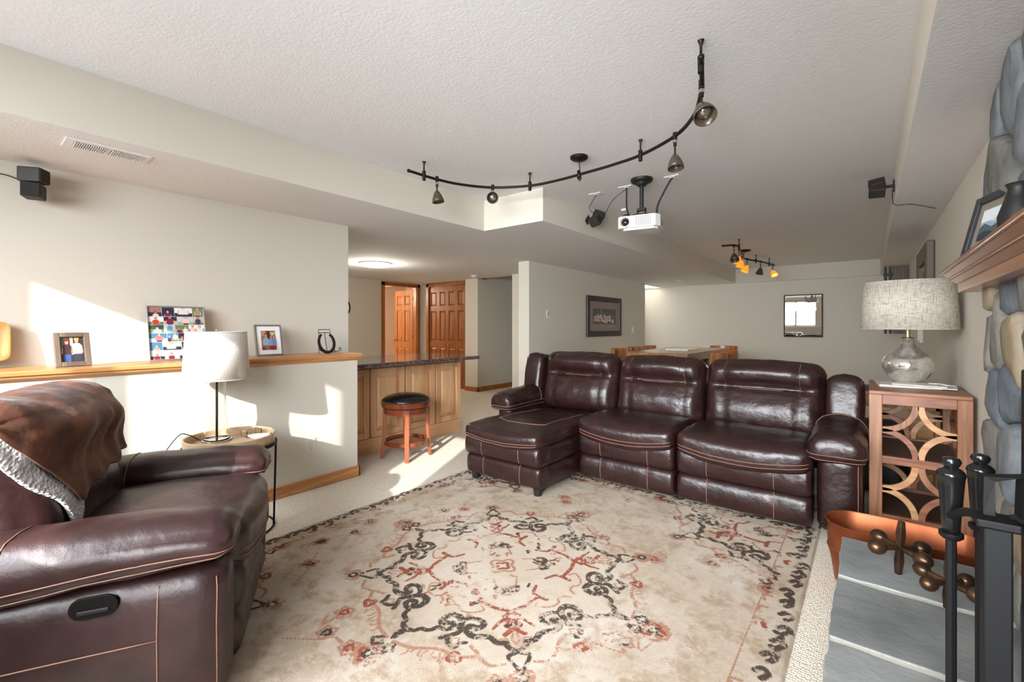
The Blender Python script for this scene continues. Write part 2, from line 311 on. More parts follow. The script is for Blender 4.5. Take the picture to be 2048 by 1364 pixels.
# ------------------------------------------------------------------ rug
def build_rug():
    cx, cy, hx, hy = -1.49, 1.80, 1.255, 1.53; d = .005
    nx, ny = int(2*hx/d)+1, int(2*hy/d)+1
    X = np.linspace(-hx, hx, nx); Y = np.linspace(-hy, hy, ny)
    dark = np.zeros((ny, nx)); red = np.zeros((ny, nx)); thin = np.zeros((ny, nx)); light = np.zeros((ny, nx))
    def stamp(A, x, y, r):
        i0, i1 = int((x-r+hx)/d), int((x+r+hx)/d)+2; j0, j1 = int((y-r+hy)/d), int((y+r+hy)/d)+2
        i0, j0 = max(i0, 0), max(j0, 0); i1, j1 = min(i1, nx), min(j1, ny)
        if i0 >= i1 or j0 >= j1: return
        g = 1-np.hypot(X[None, i0:i1]-x, Y[j0:j1, None]-y)/r
        A[j0:j1, i0:i1] = np.maximum(A[j0:j1, i0:i1], g)
    def stroke(A, pts, w, lim, tf, n=70):
        P = bez([(p[0], p[1], 0) for p in pts], n)
        for k, p in enumerate(P):
            x, y = tf(p.x, p.y)
            if abs(x) < lim[0] and abs(y) < lim[1]:
                ww = w if not isinstance(w, tuple) else w[0]+(w[1]-w[0])*k/len(P)
                stamp(A, x, y, ww*(1.35 if A is dark else 1.2))
    def ring(A, c, r, w, lim, tf, n=26, lob=0):
        for k in range(n):
            a = 2*math.pi*k/n; q = r*(1+.22*math.cos(lob*a)); x, y = tf(c[0]+q*math.cos(a), c[1]+q*math.sin(a))
            if abs(x) < lim[0] and abs(y) < lim[1]: stamp(A, x, y, w)
    rnd0 = random.Random(9)
    def medallion(ox, oy, lim):
        for sx in (1, -1):
            for sy in (1, -1):
                for sw in (0, 1):
                    def tf(x, y, sx=sx, sy=sy, sw=sw):
                        if sw: x, y = y, x
                        return ox+sx*x, oy+sy*y
                    # dark outline: cusp on the axis -> curl ; second curl -> apex on the diagonal
                    stroke(dark, [(-.02, .62), (.006, .618), (.034, .609), (.047, .583), (.074, .574), (.087, .557), (.094, .534), (.122, .526)], .011, lim, tf)
                    stroke(dark, [(.122, .526), (.142, .510), (.138, .487), (.118, .478), (.104, .492), (.091, .506), (.074, .485), (.075, .455), (.087, .435)], (.012, .017), lim, tf)
                    stroke(dark, [(.087, .435), (.115, .430), (.143, .442), (.160, .466), (.183, .502), (.171, .534), (.151, .570)], (.017, .011), lim, tf)
                    stroke(dark, [(0, .622), (.008, .640), (.010, .660), (0, .688)], .009, lim, tf, 24)
                    stroke(dark, [(.147, .433), (.161, .412), (.186, .396), (.214, .393), (.234, .408), (.231, .431), (.223, .440)], (.010, .017), lim, tf)
                    stroke(dark, [(.223, .440), (.195, .448), (.201, .470), (.229, .484), (.255, .480), (.278, .460), (.305, .447), (.347, .453), (.372, .432), (.396, .445), (.437, .440), (.477, .424)], (.018, .010), lim, tf, 110)
                    stroke(dark, [(.477, .424), (.493, .44), (.51, .50)], .008, lim, tf, 20)
                    stroke(dark, [(.171, .551), (.185, .568), (.212, .576), (.231, .575), (.233, .552), (.247, .527)], .010, lim, tf, 40)
                    ring(thin, (.208, .548), .018, .006, lim, tf, 16, 4)
                    # red lattice with hollow diamonds on the diagonals
                    stroke(red, [(.397, .342), (.343, .345), (.311, .351), (.306, .316), (.310, .268)], .013, lim, tf, 50)
                    stroke(red, [(.310, .268), (.292, .268), (.243, .275), (.201, .290), (.144, .295), (.102, .300)], (.012, .010), lim, tf, 60)
                    stroke(red, [(.099, .338), (.102, .300), (.092, .263), (.04, .24)], (.013, .008), lim, tf, 30)
                    stroke(red, [(.285, .31), (.275, .35), (.281, .401)], (.012, .007), lim, tf, 24)
                    stroke(dark, [(.335, .318), (.352, .312)], .009, lim, tf, 5)
                    stroke(dark, [(.10, .175), (.125, .19), (.15, .175), (.14, .155)], .012, lim, tf, 20)
                    stroke(thin, [(.139, .313), (.168, .336), (.13, .386), (.084, .396), (.065, .38), (.034, .385), (.017, .415)], .006, lim, tf, 50)
                    stroke(thin, [(.41, .36), (.43, .39), (.455, .37), (.44, .34), (.41, .36)], .005, lim, tf, 30)
                    stroke(thin, [(.36, .37), (.38, .40), (.41, .41), (.40, .38)], .005, lim, tf, 24)
                    # thin rust vines and leaves outside / inside
                    stroke(thin, [(.02, .70), (.10, .68), (.19, .62), (.28, .60), (.33, .55), (.28, .53)], .009, lim, tf)
                    stroke(thin, [(.33, .55), (.40, .56), (.44, .52)], .008, lim, tf, 30)
                    for k in range(9):
                        t = k/9; x0 = .10+.2*t; y0 = .685-.10*t
                        stroke(thin, [(x0, y0), (x0+rnd0.uniform(-.01, .02), y0+.02), (x0+rnd0.uniform(0, .03), y0+rnd0.uniform(.015, .05))], .0038, lim, tf, 8)
                    ring(red, (.27, .612), .022, .012, lim, tf, 16, 3); ring(dark, (.035, .735), .022, .011, lim, tf, 14, 4)
                    ring(thin, (.0, .80), .050, .014, lim, tf, 26, 5); ring(red, (.0, .80), .034, .012, lim, tf, 20, 4); ring(dark, (.0, .80), .015, .012, lim, tf, 10)
                    ring(thin, (.53, .53), .036, .012, lim, tf, 22, 5); ring(dark, (.53, .53), .014, .010, lim, tf, 10)
                    stroke(thin, [(.04, .12), (.10, .16), (.15, .12), (.19, .16), (.16, .20)], .006, lim, tf, 34)
                    for k in range(7):
                        x0, y0 = rnd0.uniform(.0, .24), rnd0.uniform(.05, .42)
                        stroke(rnd0.choice([dark, red, thin, thin]), [(x0, y0), (x0+rnd0.uniform(-.02, .02), y0+rnd0.uniform(-.02, .02)), (x0+rnd0.uniform(-.03, .03), y0+rnd0.uniform(-.02, .02))], .006, lim, (lambda x, y, sx=sx, sy=sy, ox=ox, oy=oy: (ox+sx*x, oy+sy*y)), 10)
        ring(red, (ox, oy), .03, .011, lim, lambda x, y: (x, y), 24, 4); ring(thin, (ox, oy), .06, .012, lim, lambda x, y: (x, y), 30, 4)
        # pale ground inside the medallion
        R = np.hypot(X[None, :]-ox, Y[:, None]-oy)
        light[:] = np.maximum(light, np.clip((.60-R)/.12, 0, 1))
    LIM = (1.13, 1.42)
    medallion(0, 0, LIM)
    for sx in (1, -1):
        for sy in (1, -1): medallion(sx*1.13, sy*1.42, LIM)
    rnd = random.Random(3)
    full = (hx-.01, hy-.01)
    # border: two guard lines and a chain of leaf motifs
    for side in range(4):
        L_ = hy if side < 2 else hx
        def tf(t, o, side=side):
            e = 1 if side % 2 == 0 else -1
            return (e*(hx-o), t) if side < 2 else (t, e*(hy-o))
        k = -L_+.05
        while k < L_-.05:
            a = rnd.uniform(-.02, .02)
            stroke(dark, [(k, .05+a), (k+.03, .035+a), (k+.055, .055+a), (k+.03, .075+a)], .013, full, tf, 22)
            if rnd.random() < .7: stroke(dark, [(k+.05, .04), (k+.085, .045), (k+.10, .065)], .012, full, tf, 14)
            if rnd.random() < .5: stroke(red, [(k, .105), (k+.025, .115), (k+.04, .10)], .011, full, tf, 12)
            if rnd.random() < .5: stroke(thin, [(k, .14), (k+.04, .15), (k+.05, .12)], .009, full, tf, 14)
            k += .105
        for o in (.155,):
            kk = -L_+o
            while kk < L_-o:
                x, y = tf(kk, o); stamp(thin, x, y, .0035); kk += .004
    # scattered blossoms in the field
    for k in range(46):
        x, y = rnd.uniform(-1.05, 1.05), rnd.uniform(-1.35, 1.35)
        if math.hypot(x, y) < .74: continue
        I = lambda a, b: (a, b)
        ring(thin, (x, y), .034, .010, LIM, I, 20, 5); ring(rnd.choice([red, dark]), (x, y), .016, .010, LIM, I, 10, 3)
        stroke(thin, [(x, y), (x+rnd.uniform(-.1, .1), y+rnd.uniform(-.1, .1)), (x+rnd.uniform(-.14, .14), y+rnd.uniform(-.14, .14))], .006, LIM, I, 22)
    co = np.zeros((ny*nx, 3)); XX, YY = np.meshgrid(X, Y)
    co[:, 0] = XX.ravel(); co[:, 1] = YY.ravel(); co[:, 2] = .011
    edge = (np.abs(co[:, 0]) > hx-.006) | (np.abs(co[:, 1]) > hy-.006); co[edge, 2] = .0005
    idx = np.arange(ny*nx).reshape(ny, nx)
    q = np.stack([idx[:-1, :-1], idx[:-1, 1:], idx[1:, 1:], idx[1:, :-1]], -1).reshape(-1, 4)
    me = bpy.data.meshes.new('area_rug'); me.vertices.add(len(co)); me.vertices.foreach_set('co', co.ravel())
    me.loops.add(q.size); me.loops.foreach_set('vertex_index', q.ravel())
    me.polygons.add(len(q)); me.polygons.foreach_set('loop_start', np.arange(0, q.size, 4)); me.polygons.foreach_set('loop_total', np.full(len(q), 4))
    me.update(calc_edges=True)
    at = me.attributes.new('pattern', 'FLOAT_COLOR', 'POINT')
    cc = np.stack([dark.ravel(), red.ravel(), thin.ravel(), light.ravel()], -1).astype(np.float32); at.data.foreach_set('color', cc.ravel())
    o = bpy.data.objects.new('area_rug', me); C.objects.link(o); o.location = (cx, cy, 0)
    m = bpy.data.materials.new('rug_pile'); m.use_nodes = True; N, L = nodes(m); b = N['Principled BSDF']; b.inputs['Roughness'].default_value = 1; b.inputs['Specular IOR Level'].default_value = .1
    tc = N.new('ShaderNodeTexCoord'); A = N.new('ShaderNodeAttribute'); A.attribute_name = 'pattern'
    sp = N.new('ShaderNodeSeparateColor'); L.new(A.outputs['Color'], sp.inputs[0])
    def nz(sc, det=5, rough=.6):
        n = N.new('ShaderNodeTexNoise'); n.inputs['Scale'].default_value = sc; n.inputs['Detail'].default_value = det; n.inputs['Roughness'].default_value = rough; L.new(tc.outputs['Object'], n.inputs['Vector']); return n.outputs['Fac']
    def math_(op, a, b_, c_=None):
        n = N.new('ShaderNodeMath'); n.operation = op
        for i, v in enumerate((a, b_, c_)):
            if v is None: continue
            if isinstance(v, (int, float)): n.inputs[i].default_value = v
            else: L.new(v, n.inputs[i])
        return n.outputs[0]
    def mr(v, a, b_):
        n = N.new('ShaderNodeMapRange'); n.inputs[1].default_value = a; n.inputs[2].default_value = b_; L.new(v, n.inputs[0]); return n.outputs[0]
    def mix(f, a, b_):
        n = N.new('ShaderNodeMix'); n.data_type = 'RGBA'
        for i, v in ((6, a), (7, b_)):
            if isinstance(v, tuple): n.inputs[i].default_value = (*lin(v), 1)
            else: L.new(v, n.inputs[i])
        L.new(f, n.inputs[0]); return n.outputs[2]
    fine, mid, big, med = nz(260, 3), nz(38, 8, .72), nz(2.3, 5), nz(9, 7, .65)
    base = mix(mr(big, .36, .64), (176, 160, 141), (202, 191, 178))
    base = mix(math_('MULTIPLY', mr(med, .47, .64), .85), base, (158, 135, 110))
    base = mix(math_('MULTIPLY', mr(mid, .50, .70), .6), base, (206, 195, 181))
    base = mix(math_('MULTIPLY', A.outputs['Alpha'], .5), base, (202, 190, 174))
    base = mix(math_('MULTIPLY', mr(fine, .45, .75), .35), base, (150, 132, 112))
    region = math_('MULTIPLY', math_('SUBTRACT', big, .5), .45)
    worn = mr(math_('SUBTRACT', mid, region), .425, .490)              # 1 where the pile still holds its dye
    spk = math_('MULTIPLY', math_('MULTIPLY', mr(nz(75, 5, .7), .63, .67), A.outputs['Alpha']), .85)
    base = mix(spk, base, mix(mr(med, .45, .55), (120, 92, 80), (158, 104, 86)))
    def layer(prev, ch, c1, c2, k):
        e = math_('ADD', ch, math_('MULTIPLY', math_('SUBTRACT', nz(190, 3), .5), .8))
        f = math_('MULTIPLY', mr(e, .12, .34), math_('ADD', math_('MULTIPLY', worn, k), 1-k))
        return mix(f, prev, mix(mr(mid, .4, .7), c1, c2))
    col = layer(base, sp.outputs[2], (150, 104, 84), (176, 142, 120), .95)
    col = layer(col, sp.outputs[1], (132, 66, 50), (152, 88, 70), .92)
    col = layer(col, sp.outputs[0], (60, 51, 45), (88, 76, 66), .85)
    L.new(col, b.inputs['Base Color'])
    bp = N.new('ShaderNodeBump'); bp.inputs['Strength'].default_value = .6; bp.inputs['Distance'].default_value = .006; L.new(fine, bp.inputs['Height']); L.new(bp.outputs[0], b.inputs['Normal'])
    me.materials.append(m)
    tag(o, 'large distressed beige area rug with faded dark scroll and rust medallion', 'rug')
build_rug()
# ------------------------------------------------------------------ soft leather shapes
class Soft:
    """rounded box of half size h about c, with a deform; keeps its map so seams can be laid on it"""
    def __init__(s, c, h, r, deform=None, n=(14, 10, 8), R=None, wr=.004, ws=9):
        s.c = Vector(c); s.h = h; s.r = min(r, *h); s.d = deform; s.n = n; s.R = R; s.wr = wr; s.ws = ws
    def at(s, p, off=0):
        h, r = s.h, s.r; q = Vector((0, 0, 0)); dd = Vector((0, 0, 0))
        for i in range(3):
            v = p[i]*h[i]; k = max(-(h[i]-r), min(h[i]-r, v)); q[i] = k; dd[i] = v-k
        L = dd.length; nrm = dd/L if L > 1e-9 else Vector(p).normalized()
        q = q+nrm*r
        if s.d: q = s.d(q, Vector(p))
        w = noise.noise((q+s.c)*s.ws)*s.wr + noise.noise((q+s.c)*s.ws*2.7)*s.wr*.4
        q = q+nrm*(w+off)
        if s.R: q = s.R @ q
        return q+s.c
    def mesh(s, mb=None, mi=0):
        mb = mb or MB(); n = s.n; idx = {}; vs = []; fs = []
        def vid(i, j, k):
            if (i, j, k) not in idx:
                idx[(i, j, k)] = len(vs); vs.append(s.at((2*i/n[0]-1, 2*j/n[1]-1, 2*k/n[2]-1)))
            return idx[(i, j, k)]
        for a, b in ((0, 1), (0, 2), (1, 2)):
            c = 3-a-b
            for side in (0, n[c]):
                for i in range(n[a]):
                    for j in range(n[b]):
                        q = []
                        for (x, y) in ((i, j), (i+1, j), (i+1, j+1), (i, j+1)):
                            t = [0, 0, 0]; t[a] = x; t[b] = y; t[c] = side; q.append(vid(*t))
                        fs.append(tuple(q))
        return mb.add(vs, fs, mi)
    def seam(s, mb, pts, r=.0022, k=10, off=.0008):
        P = []
        for a, b in zip(pts[:-1], pts[1:]):
            for i in range(k): P.append(s.at(tuple(a[j]+(b[j]-a[j])*i/k for j in range(3)), off))
        P.append(s.at(pts[-1], off)); mb.tube(P, r, 5)
        return mb
def g(x, c, w): return math.exp(-((x-c)/w)**2)
def soft_part(name, sf, parent, mt, seams=(), label=None):
    o = obj(name, sf.mesh(), mt, parent, smooth=True)
    if label: o['label'] = label
    if seams:
        for q in seams: obj('stitching', sf.seam(MB(), q, .0021, off=.0016), M['stitch'], o, smooth=True)
    return o
def back_cushion(parent, mt, x0, x1, y, zb, zt, th, tilt, wings=.62):
    """backrest with a head roll, a tuck below it and two vertical seams"""
    hw, hh = (x1-x0)/2, (zt-zb)/2
    def dfm(q, p):
        f = max(0, -p.y)                     # front
        side = (1-abs(p.x)**4)
        q.y -= f*side*(.075*g(p.z, .62, .30) + .055*g(p.z, -.35, .55)) 
        q.y += f*(.052*g(p.z, .24, .075)*(1-.25*g(abs(p.x), wings, .1)))*(1 if abs(p.x) < wings else max(0, 1-(abs(p.x)-wings)*3.5))
        q.y += f*.014*g(abs(p.x), wings, .05)
        q.z += .02*max(0, p.z)*(1-p.x*p.x)
        return q
    sf = Soft(((x0+x1)/2, y, (zb+zt)/2), (hw-.004, th/2, hh), .085, dfm, (30, 8, 30), Matrix.Rotation(-tilt, 3, 'X'), .006, 8)
    seams = [[(-wings, -1, 1), (-wings, -1, .24), (-wings, -1, -1)], [(wings, -1, 1), (wings, -1, .24), (wings, -1, -1)], [(-wings, -1, .24), (-.3, -1, .20), (.3, -1, .20), (wings, -1, .24)]]
    return soft_part('back_cushion', sf, parent, mt, seams)
def seat_cushion(parent, mt, x0, x1, y0, y1, zb, zt, sag=.03, crown=.03, name='seat_cushion'):
    def dfm(q, p):
        t = max(0, p.z); q.z += t*crown*(1-p.x**4)*(1-p.y**4)
        f = max(0, -p.y)**2
        q.z -= f*sag*(1-p.x*p.x)*(.8-.2*p.z)
        q.y -= f*.035*(1-p.x*p.x)
        q.z -= max(0, p.y)*.02
        return q
    sf = Soft(((x0+x1)/2, (y0+y1)/2, (zb+zt)/2), ((x1-x0)/2-.003, (y1-y0)/2, (zt-zb)/2), .05, dfm, (26, 22, 8), None, .005, 8)
    a = .62
    seams = [[(-.97, -1, -.45), (-.5, -1, -.45), (.5, -1, -.45), (.97, -1, -.45)], [(-.97, -1, -.15), (-.5, -1, -.15), (.5, -1, -.15), (.97, -1, -.15)]]
    if name == 'chaise_cushion':
        seams += [[(-a, -.45, 1), (-.3, -.52, 1), (.3, -.52, 1), (a, -.45, 1), (a, .75, 1)], [(-a, -.45, 1), (-a, .75, 1)]]
    return soft_part(name, sf, parent, mt, seams)
def front_panel(parent, mt, x0, x1, y0, y1, zb, zt, bulge=.02, s=.5, name='front_panel'):
    def dfm(q, p):
        f = max(0, -p.y); q.y -= f*bulge*(1-p.z*p.z)
        q.y += f*.006*g(abs(p.x), s, .04)
        return q
    sf = Soft(((x0+x1)/2, (y0+y1)/2, (zb+zt)/2), ((x1-x0)/2-.003, (y1-y0)/2, (zt-zb)/2), .022, dfm, (24, 6, 8), None, .003, 7)
    return soft_part(name, sf, parent, mt, [[(-s, -1, -1), (-s, -1, 1)], [(s, -1, -1), (s, -1, 1)]])
def arm_pad(parent, mt, x0, x1, y0, y1, zb, zt, drop=.05, slope=0):
    def dfm(q, p):
        f = max(0, -p.y)
        q.z += .035*(1-p.x*p.x)*max(0, p.z) - drop*f**3*(.6+.4*p.z) + .012*max(0, p.z)*math.sin(p.y*3) - slope*(1+p.y)/2
        return q
    sf = Soft(((x0+x1)/2, (y0+y1)/2, (zb+zt)/2), ((x1-x0)/2, (y1-y0)/2, (zt-zb)/2), .06, dfm, (12, 26, 8), None, .007, 9)
    e = -.25
    seams = [[(-1, .95, e), (-1, -.9, e), (-.9, -1, e), (.9, -1, e), (1, -.9, e), (1, .95, e)], [(-1, .95, e-.5), (-1, -.9, e-.5), (-.9, -1, e-.5), (.9, -1, e-.5), (1, -.9, e-.5), (1, .95, e-.5)], [(-1, .25, -.2), (-.9, .25, 1), (.9, .25, 1), (1, .25, -.2)]]
    return soft_part('arm_pad', sf, parent, mt, seams)
def feet(parent, pts, h=.045, r=.028, z=0):
    for x, y in pts: obj('foot', MB().lathe([(r, 0), (r*1.1, h*.5), (r*1.2, h)], 14, (x, y, z)), M['blackp'], parent)
# ------------------------------------------------------------------ sectional sofa
sx, sy = -1.30, 3.65
sofa = thing('sectional_sofa', 'burgundy leather sectional sofa with chaise end on the patterned rug', 'sofa', (sx, sy, .0115))
def SX(*a): return [v-sx for v in a]
def SY(*a): return [v-sy for v in a]
Lm = M['leather']
def rel(x0, x1, y0, y1): return x0-sx, x1-sx, y0-sy, y1-sy
# hidden carcass
obj('frame', MB().box(*rel(-2.56, -.03, 3.45, 4.12), .06, .34).box(*rel(-2.56, -.04, 3.98, 4.14), .06, .74).box(*rel(-2.54, -1.88, 2.90, 3.5), .08, .34), Lm, sofa, bevel=.02)
# chaise
x0, x1, y0, y1 = rel(-2.60, -1.86, 2.66, 3.72)
seat_cushion(sofa, Lm, x0-.015, x1, y0-.015, y1, .335, .455, .03, .012, 'chaise_cushion')
front_panel(sofa, Lm, x0, x1, y0, y0+.16, .205, .36, .018); front_panel(sofa, Lm, x0+.01, x1, y0+.01, y0+.16, .05, .21, .015)
for z0, z1 in ((.205, .35), (.05, .205)):
    for xa in (x1-.08, x0+.08):
        def dfm(q, p): q.x += p.x*.008*(1-p.z*p.z); return q
        soft_part('side_panel', Soft((xa, (y0+y1)/2+.04, (z0+z1)/2), (.075, (y1-y0)/2-.05, (z1-z0)/2), .02, dfm, (6, 20, 8), None, .002, 6), sofa, Lm)
feet(sofa, [(x0+.06, y0+.06), (x1-.05, y0+.05), (x0+.06, y1-.1)], .052)
# middle and right seats
for (a, b) in ((-1.845, -1.075), (-1.065, -.262)):
    X0, X1, Y0, Y1 = rel(a, b, 3.19, 3.80)
    seat_cushion(sofa, Lm, X0, X1, Y0-.035, Y1, .365, .515, .05, .02)
    front_panel(sofa, Lm, X0+.004, X1-.004, Y0, Y0+.18, .215, .40, .02); front_panel(sofa, Lm, X0+.004, X1-.004, Y0+.008, Y0+.18, .035, .22, .022)
# back cushions
back_cushion(sofa, Lm, *SX(-2.60, -1.805), 3.88-sy, .42, .975, .21, .20)
back_cushion(sofa, Lm, *SX(-1.800, -1.045), 3.88-sy, .42, .965, .21, .20)
back_cushion(sofa, Lm, *SX(-1.040, -.235), 3.88-sy, .42, .965, .21, .20)
# outer wings beside the backs
for a, b, zt in ((-2.80, -2.60, .955), (-.232, -.035, .90)):
    def dfm(q, p): q.y -= max(0, -p.y)*.02*(1-p.z*p.z); q.z -= .02*abs(p.x)*max(0, p.z); return q
    soft_part('wing', Soft(((a+b)/2-sx, 3.90-sy, (.40+zt)/2), ((b-a)/2+.008, .17, (zt-.40)/2), .05, dfm, (12, 10, 16), Matrix.Rotation(-.16, 3, 'X'), .005, 8), sofa, Lm)
# arms
for a, b, ya in ((-2.80, -2.585, 3.28), (-.262, -.022, 3.20)):
    def dfm(q, p): q.y -= max(0, -p.y)*.012*(1-p.x*p.x); return q
    aw = (b-a)/2
    soft_part('arm', Soft(((a+b)/2-sx, (ya+4.10)/2-sy, .27), (aw-.012, (4.10-ya)/2, .235), .05, dfm, (10, 14, 12), None, .003, 7), sofa, Lm, [[(.9, -1, .95), (.9, -1, -1)]] if a > -1 else ())
    arm_pad(sofa, Lm, a-.03-sx, b+.013-sx, ya-.075-sy, 4.02-sy, .452, .612, .022)
feet(sofa, [(-.07-sx, 3.26-sy), (-1.07-sx, 3.30-sy)], .06); feet(sofa, [(-.07-sx, 4.05-sy), (-2.7-sx, 4.05-sy)], .072, z=-.0115)
# ------------------------------------------------------------------ recliner with a throw over its back
rth = math.radians(150.6)
rec = thing('recliner', 'burgundy leather recliner with a brown throw over its back', 'armchair', (-2.34, .32, .0115), rth)
Rm = M['leather2']
obj('frame', MB().box(-.34, .34, -.38, .36, .05, .36), Rm, rec, bevel=.03)
seat_cushion(rec, Rm, -.325, .325, -.585, .10, .36, .53, .03, .035)
for z0, z1 in ((.21, .40), (.04, .22)):
    front_panel(rec, Rm, -.325, .325, -.565+(.010 if z0 < .1 else 0), -.36, z0, z1, .03, .36)
back_cushion(rec, Rm, -.335, .335, .13, .44, .945, .24, .22)
for s in (-1, 1):
    def dfm(q, p): q.y -= max(0, -p.y)*.02*(1-p.x*p.x); q.x += p.x*.012*(1-p.z*p.z); return q
    sd = [[(s, -.66, .9), (s, -.66, -1)], [(s, .95, .10), (s, -.66, .16)], [(s*.95, -1, .9), (s*.95, -1, -1)], [(-s*.9, -1, .9), (-s*.9, -1, -1)]]
    a = soft_part('arm', Soft((s*.425, -.08, .255), (.092, .47, .215), .05, dfm, (10, 26, 14), None, .003, 7), rec, Rm, sd)
    if s < 0:
        mb = MB(); mb.prism([(.032*math.cos(t)+math.copysign(.026, math.cos(t)), .032*math.sin(t)) for t in [2*math.pi*k/28 for k in range(28)]], 0, .008, M=basis((-.523, -.24, .425), (0, -1, 0), (0, 0, 1)))
        rim = obj('recline_handle', mb, mat('dark_recess', (10, 6, 6), .6, spec=.2), rec, bevel=.003); rim['label'] = 'dark oval recline handle cup'
        obj('lever', MB().cbox((-.532, -.24, .415), (.008, .075, .012)), mat('lever_plastic', (26, 15, 14), .5), rim, bevel=.003)
    arm_pad(rec, Rm, s*.425-.125, s*.425+.125, -.585, .30, .505, .645, .06, .085)
feet(rec, [(-.4, -.38), (.4, -.38), (-.4, .38), (.4, .38)], .05)
# throw: a cloth following the back cushion, over the top, corner hanging in front
thr = thing('throw_blanket', 'brown velvet throw with white fleece underside draped over recliner back', 'blanket', (-2.34, .32, .0115), rth)
def back_front(x, t):
    """point on the front of the recliner back (t: height along the back, 0 bottom - 1 top)"""
    pz = (t-.5)*2
    y = -.12 - (1-min(1, abs(x/.335))**4)*(.075*g(pz, .62, .30)+.055*g(pz, -.35, .55))
    return Matrix.Rotation(-.22, 3, 'X') @ Vector((x, y, -.2525+.505*t)) + Vector((0, .13, .6925))
def throw_pt(u, w, off, low=0):
    """u across -1..1, w 0 (behind) .. 1 (front hem)"""
    x = u*.365 + .012*math.sin(w*4+1)
    fold = .014*noise.noise(Vector((u*2.2+w*2.5, w*2.0-u, 1.3))) + .010*noise.noise(Vector((u*6+w*7, w*3-u*2, 4.1))) + .004*math.sin(u*14+w*10+3*noise.noise(Vector((u*2, w*2, 7))))*min(1, w*1.6)
    zh = (.90+(.60-.90)*(u+1)/.5 if u < -.5 else .60+.11*(u+.5)/1.5) - low + .010*math.sin(u*17)
    if w < .3:                               # down the rear
        t = (.3-w)/.3; base = Vector((x, .315+.02*t, .915-.28*t)); n = Vector((0, 1, .1))
    elif w < .45:                            # over the top
        t = (w-.3)/.15; tp = back_front(x, .97); base = Vector((x, .315*(1-t)+tp.y*t, .915*(1-t)+tp.z*t+.038*math.sin(math.pi*t))); n = Vector((0, -.3+.6*(1-t), 1))
    else:
        t = (w-.45)/.55; tt0 = .97; tt1 = (zh-.44)/.505; base = back_front(x, tt0+(tt1-tt0)*t); n = Vector((0, -1, .25))
    e = max(0, abs(u)-.88)/.12; base.y += .03*e; base.z -= .01*e
    return base + n.normalized()*(off+fold)
def throw_mesh(off, u0, u1, w0, w1, nu=44, nw=60, low=0):
    vs = [throw_pt(u0+(u1-u0)*i/nu, w0+(w1-w0)*j/nw, off, low) for j in range(nw+1) for i in range(nu+1)]
    return MB().add(vs, [(j*(nu+1)+i, j*(nu+1)+i+1, (j+1)*(nu+1)+i+1, (j+1)*(nu+1)+i) for j in range(nw) for i in range(nu)])
velvet = mat('brown_velvet', (104, 62, 40), .75, var=((74, 42, 28), 14, .4, .65), sheen=.12, bump=[('n', 30, .3, .01)])
fleece = mat('white_fleece', (206, 204, 202), .95, bump=[('v', 90, .7, .008), ('n', 30, .4, .012)])
obj('velvet_face', throw_mesh(.034, -1, 1, .06, 1), velvet, thr, smooth=True, solid=.008)
obj('fleece_lining', throw_mesh(.012, -1.05, -.42, .50, 1.0, 40, 40, .085), fleece, thr, smooth=True, solid=.016)['label'] = 'nubby white fleece underside'
# ------------------------------------------------------------------ bar, counter, stool
bar = thing('bar_cabinet', 'oak bar front with raised panels under the granite counter', 'cabinet', (-3.86, 3.0, 0))
obj('carcass', MB().box(-.56, -.018, -.84, .85, 0, .872), mat('bar_shadow_gap', (120, 82, 50), .6), bar)
obj('kick_board', MB().box(-.018, .012, -.84, .85, 0, .15), M['oakbary'], bar, bevel=.003)
obj('rail', MB().box(-.018, .010, -.84, .85, .835, .872), M['oakbary'], bar, bevel=.002)
def raised_panel(parent, y0, y1, z0, z1, m):
    p = MB().box(-.018, .002, y0, y1, z0, z1)
    o = obj('panel', p, m, parent, bevel=.002)
    f = MB(); w = .062
    for q in ((y0, y0+w, z0, z1), (y1-w, y1, z0, z1), (y0+w, y1-w, z0, z0+w), (y0+w, y1-w, z1-w, z1)): f.box(.0, .024, *q)
    obj('panel_frame', f, m, o, bevel=.005)
    a, b, c, d = y0+w+.012, y1-w-.012, z0+w+.012, z1-w-.012; k = .028
    vs = [(.001, a, c), (.001, b, c), (.001, b, d), (.001, a, d), (.018, a+k, c+k), (.018, b-k, c+k), (.018, b-k, d-k), (.018, a+k, d-k)]
    obj('raised_field', MB().add(vs, [(0, 1, 5, 4), (1, 2, 6, 5), (2, 3, 7, 6), (3, 0, 4, 7), (4, 5, 6, 7)]), m, o)
for a, b in ((-.84, -.409), (-.391, .021), (.039, .441), (.459, .845)):
    raised_panel(bar, a, b, .155, .832, M['oakbar'])
tag(obj('bar_counter', MB().box(-4.52, -3.545, 2.16, 3.865, .874, .911), M['granite'], bevel=.006), 'polished dark speckled granite counter topping the oak bar', 'counter')
st = thing('bar_stool', 'round swivel bar stool with black leather seat by the oak bar', 'stool', (-3.50, 2.77, 0), math.radians(8))
cherry = wood('cherry_z', (150, 82, 52), (104, 50, 30), 'z', .28, coat=.4)
cherryr = mat('cherry_round', (126, 62, 36), .28, var=((94, 42, 24), 20, .35, .65, (1, 1, .3)), coat=.4)
def dome(r, z0, h, n=10): return [(r*math.cos(math.pi/2*k/n), z0+h*math.sin(math.pi/2*k/n)) for k in range(n+1)]
seat = obj('seat', MB().lathe([(.20, .535), (.228, .538)]+dome(.228, .545, .068), 40), mat('black_seat_leather', (22, 22, 22), .22, bump=[('v', 300, .1, .001)]), st, smooth=True)
seat['label'] = 'domed black leather cushion'
mb = MB()
for k in range(84):
    a = 2*math.pi*k/84; mb.ball((.229*math.cos(a), .229*math.sin(a), .545), .0042, 6, 4)
obj('nailheads', mb, mat('brass_nail', (176, 160, 130), .3, 1), seat)
